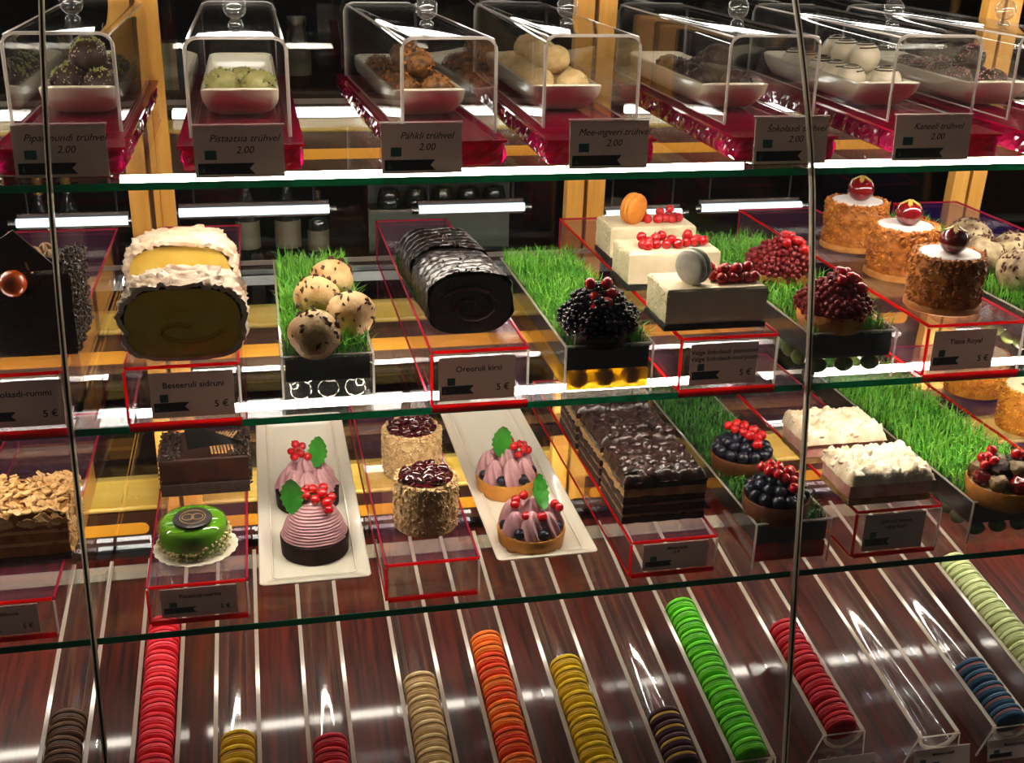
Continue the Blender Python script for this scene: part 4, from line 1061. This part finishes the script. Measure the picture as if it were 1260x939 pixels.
for k, (px, lab) in enumerate((((524, 644), 'crumb coated cake with glossy cherry jam at the riser front'), ((507, 580), 'crumb coated cake with glossy jam behind its twin'))):
    loc = place(px, RT3L)
    t, g = coated_cake(loc, lab, 'jam topped crumb cakes', 0.0370, 0.060, M_PALECR, 'jam', 900, 0.0023, 'jam_cake')
    s = MB(); s.lathe([(0.031, 0.058), (0.031, 0.0615), (0.026, 0.063), (0.001, 0.063)], 28); obj('jam_layer', s, M_JAM, t, ang=60)
    for i in range(13):
        q = i * 2.4; rr = 0.027 * math.sqrt((i + 0.5) / 13)
        s = MB(); s.sph((0, 0, 0), g.uniform(0.006, 0.0088), 12, 9, (1.1, 0.9, 0.8), None, 0.3, 200, i + k * 20); o = obj('jam_cherry', s, M_JAM, t); o.location = (rr * cos(q), rr * sin(q), 0.064 + (0.004 if k and i < 5 else 0))

# ------------------------------------------------------------------ slices
def slab(wd, ln, z0, z1, amp=0.0006, n=16, seed=0, r=0.0015, m=6):
    """block with slightly wavering sides"""
    s = MB(); rings = []
    def ringat(z, ins):
        pts = []
        for (ax, ay, bx, by) in ((-1, -1, 1, -1), (1, -1, 1, 1), (1, 1, -1, 1), (-1, 1, -1, -1)):
            for i in range(n):
                t_ = i / n; x = (ax + (bx - ax) * t_) * (wd / 2 - ins); y = (ay + (by - ay) * t_) * (ln / 2 - ins)
                d_ = amp * noise.noise(Vector((x * 180 + seed, y * 180, z * 220)))
                nx, ny = (by - ay) / 2, -(bx - ax) / 2
                pts.append((x + nx * d_, y + ny * d_, z))
        return pts
    rings.append(ringat(z0, r))
    for i in range(m): rings.append(ringat(z0 + (z1 - z0) * (0.06 + 0.88 * i / (m - 1)), 0))
    rings.append(ringat(z1, r)); s.loft(rings)
    return s
def lumpy_top(wd, ln, z, h, seed, nx=34, ny=26, fr=110):
    s = MB(); vs, fs = [], []
    for j in range(ny + 1):
        for i in range(nx + 1):
            x, y = (i / nx - .5) * wd, (j / ny - .5) * ln
            e = min(i, nx - i, j, ny - j)
            k_ = 0.0 if e == 0 else min(1, 0.45 + e * 0.22)
            b = noise.noise(Vector((x * fr + seed, y * fr, 1.3))) * 0.6 + noise.noise(Vector((x * fr * 2.3, y * fr * 2.3 + seed, 4))) * 0.4
            jx = 0.0022 * noise.noise(Vector((x * 150, y * 150, seed))) if e == 0 else 0
            vs.append((x + jx, y + jx, z + k_ * h * (0.75 + 0.6 * b)))
    for j in range(ny):
        for i in range(nx): fs.append((j * (nx + 1) + i, j * (nx + 1) + i + 1, (j + 1) * (nx + 1) + i + 1, (j + 1) * (nx + 1) + i))
    s.add(vs, fs); return s
# white cheesecake slices
CH = [((877, 405), 'white cheesecake slice with white macaron and redcurrants at the riser front', 'white'), ((826, 356), 'white cheesecake slice topped only with redcurrants', None), ((800, 322), 'white cheesecake slice with orange macaron and redcurrants', 'paleorange')]
for k, ((u, v), lab, mc) in enumerate(CH):
    p = P(u, v, RT2)
    wd, ln, h = 0.114, 0.066, 0.046
    loc = (p.x + 0.002, p.y + ln / 2, RT2)
    t = thing('cheesecake_slice', lab, 'cake', loc, 0.0, 'white cheesecake slices on one riser')
    obj('dark_base', slab(wd + 0.002, ln + 0.002, 0, 0.0065, 0.0008, seed=k), M_BLACKC, t)
    obj('cheese_layer', slab(wd, ln, 0.0065, h, 0.0011, seed=k + 4, r=0.002), M_CREAM, t)
    s = MB(); g = random.Random(k + 70)
    for _ in range(90): s.chip((-wd / 2 + 0.001, g.uniform(-ln / 2, ln / 2), g.uniform(0.008, h - 0.002)), g.uniform(0.0015, 0.0034), 0.002, 0.002, g)
    obj('rough_side', s, M_CREAM, t, stuff=True)
    if mc:
        o = bpy.data.objects.new('macaron_topping', None); COL.objects.link(o); o.parent = t
        o.location = (-0.022, -0.012, h + 0.0195); o.rotation_euler = (pi / 2 + 0.08, 0, -1.0 if mc == 'white' else 0.62)
        macaron_parts(o, mc, 0.88)
    if mc == 'white': pts = [(0.004, -0.006, 0.052), (0.010, -0.016, 0.052), (0.017, -0.012, 0.051), (0.013, -0.010, 0.060), (0.024, -0.014, 0.051), (0.026, -0.004, 0.053), (0.033, -0.012, 0.051), (0.036, -0.004, 0.058), (0.041, -0.014, 0.051), (0.046, -0.008, 0.051), (0.049, -0.014, 0.052), (0.030, -0.008, 0.060), (0.002, 0.002, 0.060), (0.044, -0.004, 0.060), (0.008, 0.0, 0.052), (0.020, 0.0, 0.058)]
    elif mc: pts = [(-0.002, -0.012, 0.051), (-0.006, -0.004, 0.052), (0.012, -0.012, 0.051), (0.018, -0.004, 0.052), (0.022, -0.012, 0.052), (0.028, -0.006, 0.054), (0.030, -0.014, 0.051), (0.036, -0.008, 0.052), (0.032, 0.002, 0.060), (0.040, -0.012, 0.052), (0.016, -0.006, 0.059)]
    else: pts = [(-0.034, -0.012, 0.051), (-0.030, -0.018, 0.051), (-0.026, -0.010, 0.053), (-0.034, -0.004, 0.058), (-0.018, -0.014, 0.051), (-0.016, -0.004, 0.055), (-0.006, -0.016, 0.051), (-0.008, -0.002, 0.058), (0.002, -0.010, 0.055), (0.008, -0.016, 0.051), (0.020, -0.012, 0.052), (0.024, -0.002, 0.056), (0.030, -0.012, 0.053), (0.036, -0.006, 0.053), (0.042, -0.012, 0.053), (0.022, -0.010, 0.061)]
    currants(t, pts, 1.3, seed=80 + k)
# dark layer slices
M_MOCHA = mat('mocha_cream', (128, 92, 66), 0.5); M_TANC = mat('tan_butter_cream', (190, 152, 98), 0.5, (150, 110, 66), 80)
p0 = P(762, 648, RT3L)
for k in range(3):
    wd, ln, h = 0.100, 0.088, 0.052
    t = thing('layer_slice', ('dark layer slice with glossy chocolate crust at the riser front', 'dark layer slice with glossy chocolate crust between its two neighbours', 'dark layer slice with glossy chocolate crust at the rear of its riser')[k], 'cake', (0.4345, p0.y + 0.004 + ln / 2 + k * (ln + 0.014), RT3L), (0.0, 0.025, -0.02)[k], 'dark layer slices on one riser')
    lay = [(0, 0.009, M_CHOCM), (0.009, 0.012, M_MOCHA), (0.013, 0.022, M_CHOCM), (0.022, 0.0245, M_MOCHA), (0.025, 0.034, M_CHOCM), (0.034, 0.044, M_TANC), (0.044, h, M_CHOC)]
    for i, (a, b, m_) in enumerate(lay): obj('cream_layer' if m_ in (M_MOCHA, M_TANC) else 'sponge_layer', slab(wd - (0.001 if i % 2 else 0), ln, a, b, 0.0034, seed=i + k * 9, r=0.0003, m=3), m_, t)
    obj('chocolate_crust', lumpy_top(wd, ln, h - 0.001, 0.014, k * 5.0, nx=46, ny=40, fr=120), M_JAM if False else mat('glossy_dark_crust', (28, 15, 13), 0.32, (48, 26, 20), 60, coat=0.2), t, ang=70)
    g = random.Random(k + 300)
    for i in range(52):
        s = MB(); s.sph((0, 0, 0), g.uniform(0.003, 0.0075), 10, 7, (1.2, 0.9, 0.7), None, 0.4, 260, i); o = obj('chocolate_lump', s, MATS['glossy_dark_crust'], t); o.location = (g.uniform(-.44, .44) * wd, g.uniform(-.44, .44) * ln, h + 0.008 + g.uniform(-0.002, 0.003))
# meringue crumble slices
M_CRUMB = mat('white_crumble_meringue', (246, 232, 206), 0.6, (226, 198, 160), 60, bump=0.5, bs=240)
for k, ((ua, va), (ub, vb), ln, lab) in enumerate((((1040, 626), (1146, 612), 0.072, 'pink slice under crumbly white meringue at the riser front'), ((985, 574), (1090, 562), 0.072, 'pink slice under crumbly white meringue behind its twin'))):
    a, b = P(ua, va, RT3), P(ub, vb, RT3)
    wd, h = 0.105, 0.028
    t = thing('meringue_slice', lab, 'cake', ((a.x + b.x) / 2, (a.y + b.y) / 2 + ln / 2, RT3), 0.0, 'meringue crumble slices on one riser')
    obj('sponge_base', slab(wd, ln, 0, 0.008, 0.0012, seed=k + 51), M_TANC, t)
    obj('pink_layer', slab(wd, ln, 0.008, h, 0.0012, seed=k + 55), mat('pink_rhubarb_cream', (214, 140, 130), 0.5, (236, 190, 170), 50), t)
    obj('meringue_crust', lumpy_top(wd + 0.006, ln + 0.006, h - 0.001, 0.022, k * 7.0 + 3, fr=125), M_CRUMB, t, ang=70)
    g = random.Random(k + 330); s = MB()
    for _ in range(110):
        x, y = g.uniform(-.5, .5) * wd, g.uniform(-.5, .5) * ln
        if max(abs(x) / wd, abs(y) / ln) < 0.40: continue
        s.sph((x, y, h + g.uniform(0.0, 0.012)), g.uniform(0.0025, 0.006), 7, 5, (1.1, 1, .8), None, 0.4, 300, _)
    obj('crumble', s, M_CRUMB, t, stuff=True)
# almond flake slice
p = P(88, 688, RT3L)
wd, ln, h = 0.125, 0.090, 0.056
t = thing('almond_slice', 'sponge slice covered in toasted almond flakes beside the left glass seam', 'cake', (p.x - wd / 2, p.y + ln / 2, RT3L), 0.0)
M_SPONGE = mat('golden_sponge', (176, 124, 62), 0.6, (120, 76, 34), 50, bump=0.4, bs=200)
obj('dark_base', slab(wd, ln, 0, 0.007, 0.001, seed=5), M_CHOCM, t)
obj('sponge', slab(wd, ln, 0.007, h, 0.0014, seed=6), M_SPONGE, t)
for z in (0.020, 0.034): obj('cream_layer', slab(wd + 0.0012, ln + 0.0012, z, z + 0.004, 0.0014, seed=z * 900, r=0.0003, m=3), mat('caramel_cream', (206, 164, 104), 0.5), t)
M_ALM = mat('toasted_almond_flakes', (222, 186, 126), 0.5, (196, 146, 82), 120)
g = random.Random(12); s = MB()
for _ in range(330):
    x, y = g.uniform(-.5, .5) * wd, g.uniform(-.5, .5) * ln
    s.flake((x, y, h + g.uniform(0, 0.006)), g.uniform(0.004, 0.0075), g.uniform(0.003, 0.005), Euler((g.uniform(-.6, .6), g.uniform(-.6, .6), g.uniform(0, 6.3))).to_matrix(), 0.0005)
for _ in range(120):
    s.flake((wd / 2 + 0.0015, g.uniform(-.5, .5) * ln, g.uniform(0.01, h)), g.uniform(0.004, 0.007), 0.004, Euler((g.uniform(-.5, .5), pi / 2 + g.uniform(-.5, .5), g.uniform(-.4, .4))).to_matrix(), 0.0005)
for _ in range(60):
    s.flake((g.uniform(-.5, .5) * wd, -ln / 2 - 0.001, h - g.uniform(0, 0.012)), g.uniform(0.004, 0.007), 0.004, Euler((pi / 2 + g.uniform(-.5, .5), g.uniform(-.4, .4), 0)).to_matrix(), 0.0005)
obj('almond_flakes', s, M_ALM, t, ang=50, stuff=True)
s = MB(); s.sph((-0.018, -0.03, h + 0.010), 0.011, 16, 12); obj('cherry', s, M_CHERRY, t)
# dark mousse slice with chocolate curl
p = P(254, 609, RT3L)
wd, ln, h = 0.108, 0.080, 0.048
t = thing('mousse_slice', 'dark chocolate mousse slice with a curved chocolate shard on top', 'cake', (p.x, p.y + ln / 2, RT3L), 0.0)
obj('sponge', slab(wd - 0.006, ln, 0, 0.016, 0.001, seed=15), M_CHOCM, t)
obj('mousse', slab(wd - 0.006, ln, 0.016, h, 0.001, seed=16), mat('dark_mousse', (58, 27, 17), 0.5, (40, 18, 12), 40, spec=0.3), t)
g = random.Random(14); s = MB()
for sx in (-1, 1):
    for _ in range(190): s.chip((sx * (wd / 2 - 0.003) + g.uniform(-.001, .002), g.uniform(-.5, .5) * ln, g.uniform(0.003, h + 0.003)), g.uniform(0.0018, 0.0038), 0.0022, 0.0018, g)
    for _ in range(130): s.chip((sx * g.uniform(0.028, 0.052), g.uniform(-.5, .5) * ln, h + g.uniform(0, 0.003)), g.uniform(0.0018, 0.004), 0.002, 0.0018, g)
obj('nut_coating', s, M_NUTD, t, smooth=False, stuff=True)
s = MB()
for i in range(7): s.tube([Vector((0.010 + i * 0.004, -ln / 2 + 0.01, h + 0.0012)), Vector((0.006 + i * 0.004, 0, h + 0.004)), Vector((0.014 + i * 0.004, ln / 2 - 0.01, h + 0.0012))], 0.0014, 6)
obj('cream_lines', s, mat('toffee_cream', (206, 160, 104), 0.45), t)
s = MB(); top, bot = [], []
N = 16
for i in range(N + 1):
    u_ = i / N; x = -0.018 + 0.062 * u_; lo = h + 0.004 + 0.006 * (u_ - .45) ** 2; hi = h + 0.054 - 0.048 * math.sqrt(u_) if u_ > 0.02 else h + 0.054
    hi = max(hi, lo + 0.001); y = -0.020 + 0.010 * sin(u_ * 2.5)
    top.append((x - 0.016 * (1 - u_) * 0.3, y, hi)); bot.append((x, y - 0.004, lo))
s.loft([[a, b, (b[0], b[1] + 0.002, b[2]), (a[0], a[1] + 0.002, a[2])] for a, b in zip(top, bot)]); obj('chocolate_shard', s, mat('black_chocolate', (14, 10, 9), 0.5, spec=0.15), t, ang=60)
# green domed mousse on a doily
loc = place((241, 672), RT3L)
t = thing('paper_doily', 'scalloped white paper doily under the green domed mousse', 'doily', loc, 0.0)
s = MB(); s.lathe([(0.044, 0.0), (0.044, 0.0008), (0.036, 0.0012), (0.001, 0.0012)], 96, fn=lambda r, z, a: r * (1 + (0.035 * abs(sin(a * 12)) if r > 0.04 else 0))); obj('paper', s, mat('white_doily_paper', (236, 226, 206), 0.7), t)
t = thing('green_mousse', 'glossy green domed mousse with a dark chocolate disc on top', 'cake', (loc[0] - 0.001, loc[1], RT3L + 0.0015), 0.0)
s = MB(); s.lathe([(0.0345, 0.002), (0.0365, 0.010), (0.0365, 0.026), (0.034, 0.032), (0.028, 0.0350), (0.001, 0.0362)], 40); obj('glazed_dome', s, mat('green_mirror_glaze', (96, 158, 26), 0.06, (82, 140, 20), 20, coat=1.0), t, ang=70)
s = MB(); s.lathe([(0.0205, 0.0362), (0.0205, 0.0385), (0.0195, 0.0390), (0.001, 0.0390)], 36); c = obj('chocolate_disc', s, mat('disc_chocolate', (40, 34, 36), 0.3), t, ang=40); c.location = (0.001, -0.008, 0.001); c.rotation_euler = (0.06, 0, 0)
s = MB()
for (cx, rr) in ((-0.005, 0.006), (0.005, 0.006)): s.tube([Vector((cx + rr * cos(q * pi / 6), rr * sin(q * pi / 6), 0.0392)) for q in range(13)], 0.0007, 5)
s.tube([Vector((0.0135 * cos(q * pi / 10), 0.0135 * sin(q * pi / 10), 0.0392)) for q in range(21)], 0.0006, 5)
obj('embossed_mark', s, mat('gold_print', (150, 122, 80), 0.4), c)
g = random.Random(22); s = MB()
for _ in range(300):
    q = g.uniform(0, 6.28); rr = 0.0365 + g.uniform(0, 0.003); s.chip((rr * cos(q), rr * sin(q), g.uniform(0.002, 0.010 + 0.012 * max(0, cos(q)))), g.uniform(0.0014, 0.0026), 0.0016, 0.0014, g)
obj('nut_crumbs', s, mat('pale_nut_crumbs', (222, 206, 150), 0.6), t, smooth=False, stuff=True)
# chocolate cake with physalis
p = P(100, 436, RT2)
wd, ln, h = 0.140, 0.10, 0.082
t = thing('physalis_cake', 'black chocolate cake with pointed chocolate sheet and orange physalis', 'cake', (p.x - wd / 2 + 0.002, p.y + ln / 2, RT2), 0.0)
obj('sponge', slab(wd - 0.008, ln, 0, h, 0.001, seed=25), M_BLACKC, t)
obj('brown_layer', slab(wd - 0.006, ln + 0.0008, h - 0.012, h - 0.004, 0.001, seed=27, r=0.0003, m=3), M_CHOCM, t)
g = random.Random(15); s = MB()
for _ in range(520): s.chip((wd / 2 - 0.004 + g.uniform(-.001, .003), g.uniform(-.5, .5) * ln, g.uniform(0.003, h)), g.uniform(0.0018, 0.0036), 0.0022, 0.0018, g)
for _ in range(160): s.chip((g.uniform(.36, .5) * wd, g.uniform(-.5, .5) * ln, h + g.uniform(0, .004)), g.uniform(0.0018, 0.0036), 0.0022, 0.0018, g)
obj('nut_coating', s, M_NUTD, t, smooth=False, stuff=True)
s = MB()
for i in range(5): rosette(s, (0.026 + (i % 3) * 0.009, -0.035 + i * 0.014, h), 0.0085, 0.014)
obj('cream_swirl', s, mat('toffee_swirl', (176, 140, 100), 0.5), t, ang=70)
s = MB()
for (q0, q1, q2) in (((-0.050, -0.044, h - 0.002), (0.056, -0.044, h + 0.004), (0.016, -0.030, h + 0.040)), ((-0.085, -0.020, h), (0.060, -0.022, h + 0.002), (-0.01, -0.008, h + 0.032))):
    s.loft([[q0, q1, q2], [(a[0], a[1] + 0.0025, a[2]) for a in (q0, q1, q2)]])
obj('chocolate_sheet', s, M_CHOC, t, smooth=False)
s = MB(); s.sph((0.016, -0.060, h - 0.004), 0.0130, 20, 14); obj('physalis', s, mat('orange_physalis', (216, 92, 20), 0.2, coat=0.6, sss=0.2), t)
s = MB(); s.box((0.016, -0.056, h - 0.018), (0.03, 0.014, 0.004)); obj('physalis_ledge', s, M_CHOC, t)

# ------------------------------------------------------------------ roll slices
def roll_outline(w_, h_, n=48, flat=0.55):
    pts = []
    for j in range(n):
        a = 2 * pi * j / n - pi / 2
        x = (w_ / 2) * math.copysign(abs(cos(a)) ** 0.62, cos(a)); z = (h_ / 2) * math.copysign(abs(sin(a)) ** (0.75 if sin(a) > 0 else flat), sin(a))
        pts.append((x, z + h_ / 2))
    return pts
for k, (px, w_, h_, lab) in enumerate((((230, 444), 0.119, 0.078, 'thick lemon meringue roll slice with shaded cut face at riser front'), ((236, 372), 0.117, 0.079, 'lemon meringue roll slice with bright yellow cut face behind'))):
    p = P(px[0], px[1], RT2); ln = 0.058
    if k: p = Vector((-0.089, 0.160, RT2))
    t = thing('meringue_roll_slice', lab, 'cake', (p.x, p.y + ln / 2, RT2), -0.02, 'lemon meringue roll slices')
    o = roll_outline(w_ * 0.93, h_ * 0.93)
    s = MB(); s.loft([[(x * (0.985 if i in (0, 5) else 1), (-0.5 + i / 5) * ln, z + 0.001) for x, z in o] for i in range(6)]); obj('lemon_cream', s, M_LEMON, t, ang=50)
    s = MB(); rings = []
    o2 = roll_outline(w_, h_, 150)
    for i in range(17):
        ring = []
        for x, z in o2:
            up = max(0.0, z / h_ - 0.05)
            d_ = 0.0085 * (noise.noise(Vector((x * 55 + k * 9, z * 55, i * 0.4))) * 0.5 + 0.5 * noise.noise(Vector((x * 150 + k * 9, z * 150, i * 0.8))) + 0.35 * noise.noise(Vector((x * 380 + k * 9, z * 380, i * 1.6)))) * min(1, up * 3)
            c_ = Vector((x, 0, z - h_ / 2)).normalized() * d_
            ring.append((x + c_.x, (-0.5 + i / 16) * (ln + 0.004) + 0.003 * noise.noise(Vector((x * 120, z * 120, k + 2.0))) * (i in (0, 16)), max(0.0005, z + c_.z + 0.001)))
        rings.append(ring)
    # open tube with an inner wall, so the cut face of the cream shows
    inner = [[(x * 0.915, y, (z - h_ / 2) * 0.90 + h_ / 2) for x, y, z in rings[i]] for i in (16, 0)]
    s.loft([inner[1]] + rings + [inner[0]], False, False); obj('meringue_crust', s, M_MERING, t, ang=70)
    s = MB()
    sw = [Vector((w_ * (0.06 + 0.022 * i) * cos(i * 0.5 + 0.6), -ln / 2 - 0.0012, h_ * 0.42 + h_ * (0.03 + 0.016 * i) * sin(i * 0.5 + 0.6))) for i in range(12)]
    s.tube(sw, 0.0018, 6); obj('swirl_line', s, mat('swirl_curd', (214, 166, 60), 0.5), t)
for k, (x, y, lab) in enumerate(((0.2060, 0.045, 'chocolate roll slice with dark swirled face at the riser front'), (0.2010, 0.148, 'chocolate roll slice leaning behind the front one'))):
    w_, h_, ln = 0.093, 0.067, 0.082
    t = thing('chocolate_roll_slice', lab, 'cake', (x, y + ln / 2, RT2), 0.06, 'chocolate roll slices on one riser')
    o = roll_outline(w_ * 0.95, h_ * 0.95, 48, 0.75)
    s = MB(); s.loft([[(a, (-0.5 + i / 5) * ln, z + 0.001) for a, z in o] for i in range(6)]); obj('sponge', s, M_BLACKC, t, ang=50)
    s = MB(); rings = []
    o2 = roll_outline(w_, h_, 130, 0.75)
    for i in range(33):
        ring = []
        for j, (a, z) in enumerate(o2):
            up = max(0.0, z / h_ - 0.05)
            d_ = (0.0016 * sin(i * 1.15 + j * 0.30) + 0.0016 * noise.noise(Vector((a * 160, z * 160, i * 0.4 + k * 5)))) * min(1, up * 3)
            c_ = Vector((a, 0, z - h_ / 2)).normalized() * d_
            ring.append((a + c_.x, (-0.5 + i / 32) * ln, max(0.0005, z + c_.z + 0.001)))
        rings.append(ring)
    s.loft(rings, False, False); obj('ridged_glaze', s, mat('ridged_chocolate_glaze', (19, 13, 12), 0.32, (12, 9, 8), 60, coat=0.25), t, ang=80)
    g = random.Random(k + 44); s = MB()
    for _ in range(150):
        a = g.uniform(0.15, 0.85) * pi; s.chip((cos(a) * w_ * 0.5 * 0.96, g.uniform(-.5, .5) * ln, h_ / 2 + sin(a) ** 0.75 * h_ * 0.5 + 0.001), g.uniform(0.0015, 0.004), 0.0018, 0.0014, g)
    obj('chocolate_flakes', s, M_NUTD, t, smooth=False, stuff=True)
    s = MB()
    sw = [Vector((w_ * (0.05 + 0.020 * i) * cos(i * 0.55), -ln / 2 - 0.001, h_ * 0.45 + h_ * (0.05 + 0.018 * i) * sin(i * 0.55))) for i in range(17)]
    s.tube(sw, 0.0022, 6); obj('cherry_swirl', s, mat('cherry_cream', (70, 34, 32), 0.5), t)
# ------------------------------------------------------------------ dim things behind the rear glass
M_JARG = mat('dark_jar_glass', (60, 34, 18), 0.15, coat=0.5)
M_BOT = mat('dark_bottle_glass', (20, 26, 18), 0.12, coat=0.6)
M_GOLD = mat('gold_foil', (190, 150, 60), 0.3, metal=0.8)
M_LABEL = mat('aged_paper_label', (92, 82, 62), 0.6)
BY = 1.25
sh = MB(); q = PY(400, 106, BY); zb1 = q.z
sh.box((0.45, BY + 0.06, zb1 - 0.012), (2.6, 0.24, 0.02)); tag(obj('back_bar_shelf', sh, M_RAILDK, smooth=False), 'dark wooden back bar shelf holding the jar, behind the rear glass', 'shelf')
q2 = PY(360, 322, BY); zb2 = q2.z
sh = MB(); sh.box((0.45, BY + 0.06, zb2 - 0.012), (2.6, 0.24, 0.02)); tag(obj('back_bar_shelf', sh, M_RAILDK, smooth=False), 'dark wooden back bar shelf holding the bottles, behind the rear glass', 'shelf')
def jar(u, v0, w_, h_, lab, zb):
    p = PY(u, v0, BY); t = thing('preserve_jar', lab, 'jar', (p.x, BY, zb - 0.0018))
    s = MB(); s.lathe([(w_ * .46, 0), (w_ * .5, .004), (w_ * .5, h_ * .74), (w_ * .40, h_ * .84), (w_ * .40, h_ * .87)], 24); obj('body', s, M_JARG, t, ang=50)
    s = MB(); s.lathe([(w_ * .43, h_ * .86), (w_ * .45, h_ * .87), (w_ * .45, h_ * .99), (w_ * .42, h_)], 24); obj('lid', s, M_METAL, t, ang=40)
    s = MB(); s.lathe([(w_ * .503, h_ * .18), (w_ * .503, h_ * .62)], 24, cap0=False, cap1=False); obj('paper_label', s, M_LABEL, t)
jar(366, 60, 0.050, 0.135, 'brown preserve jar with silver lid and round label behind rear glass', zb1)
def bottle(u, h_, r, lab, zb, foil=M_GOLD):
    p = PY(u, 300, BY); t = thing('wine_bottle', lab, 'bottle', (p.x, BY, zb - 0.0018), 0, 'dark bottles behind the rear glass')
    s = MB(); s.lathe([(r * .95, 0), (r, .004), (r, h_ * .58), (r * .8, h_ * .66), (r * .36, h_ * .76), (r * .34, h_ * .82)], 22); obj('body', s, M_BOT, t, ang=50)
    s = MB(); s.lathe([(r * .37, h_ * .81), (r * .38, h_ * .98), (r * .34, h_)], 18); obj('foil', s, foil, t, ang=50)
    s = MB(); s.lathe([(r * 1.005, h_ * .18), (r * 1.005, h_ * .46)], 22, cap0=False, cap1=False); obj('paper_label', s, M_LABEL, t)
for (u, h_, r, lab, fo) in ((306, 0.20, 0.024, 'dark gold foiled bottle next to the first post', M_GOLD), (355, 0.20, 0.026, 'dark gold foiled bottle above the pebble grass tray', M_GOLD), (392, 0.15, 0.022, 'short dark bottle with dull foil behind the rear glass', M_RAILDK),
                            (90, 0.20, 0.025, 'gold foiled bottle behind the physalis cake', M_GOLD), (55, 0.19, 0.024, 'gold foiled bottle near the side behind the cake', M_GOLD)):
    bottle(u, h_, r, lab, zb2, fo)
for i, (u, w_, h_, c) in enumerate(((203, 0.012, 0.085, (180, 170, 130)), (210, 0.011, 0.085, (150, 150, 120)), (217, 0.012, 0.085, (186, 160, 120)), (226, 0.012, 0.085, (40, 60, 76)))):
    p = PY(u, 100, BY)
    t = thing('menu_booklet', ('pale cream booklet beside the first post', 'grey green booklet between two pale ones', 'tan booklet next to the blue one', 'dark blue booklet beside the tan one')[i], 'booklet', (p.x, BY, zb1 - 0.0018))
    obj('cover', MB().box((0, 0, h_ / 2), (w_ * 0.92, 0.06, h_)), mat('booklet_cover_%d' % i, c, 0.6), t, smooth=False)
    obj('pages', MB().box((0, 0.001, h_ / 2 + 0.001), (w_ * 0.7, 0.058, h_)), M_LABEL, t, smooth=False)
p = PY(545, 300, BY)
t = thing('cup_rack', 'dim grey rack of upturned cups behind the chocolate roll', 'rack', (p.x, BY, zb2 - 0.0018))
obj('back_board', MB().box((0, 0.05, 0.09), (0.30, 0.01, 0.18)), mat('grey_green_board', (58, 64, 54), 0.6), t, smooth=False)
obj('rack_shelf', MB().box((0, 0.02, 0.105), (0.30, 0.07, 0.006)), M_RAILDK, t, smooth=False)
for i in range(5):
    s = MB(); s.lathe([(0.026, 0.1085), (0.025, 0.125), (0.019, 0.146), (0.010, 0.149)], 18, (-0.11 + i * 0.055, 0.015, 0)); obj('upturned_cup', s, M_BOT, t, ang=50)

# tubes, holders and rods added to make the bright bars behind the rear glass
for i, (ua, ub, v) in enumerate(((20, 158, 275), (220, 405, 262), (515, 645, 258), (745, 838, 264), (862, 985, 256))):
    a, b = PY(ua, v, BY - 0.04), PY(ub, v - (ub - ua) * 0.02, BY - 0.04)
    t = thing('added_bar_tube', 'added cool white tube for a bright bar behind the rear glass, %s' % ('above the physalis cake', 'above the hazelnut cream balls', 'above the chocolate roll', 'behind the orange macaron slice', 'near the right glass seam')[i], 'lamp', ((a.x + b.x) / 2, BY - 0.04, a.z))
    L = (b.x - a.x) / 2
    s = MB(); s.tube([(-L, 0, 0), (L, 0, 0)], 0.0085, 10); obj('tube', s, M_ADDEDBAR, t)
    for q in (-1, 1):
        s = MB(); s.tube([(q * L, 0, 0), (q * (L + 0.014), 0, 0)], 0.009, 10); obj('end_cap', s, M_METAL, t)
    obj('holder', MB().box((0, 0.014, 0.0), (2 * L, 0.008, 0.03)), M_RAILDK, t, smooth=False)
    for q in (-1, 1): obj('hanger_rod', MB().tube([(q * L * 0.8, 0.014, 0.014), (q * L * 0.8, 0.014, zb1 - 0.0225 - a.z)], 0.0025, 8), M_BLACK, t)
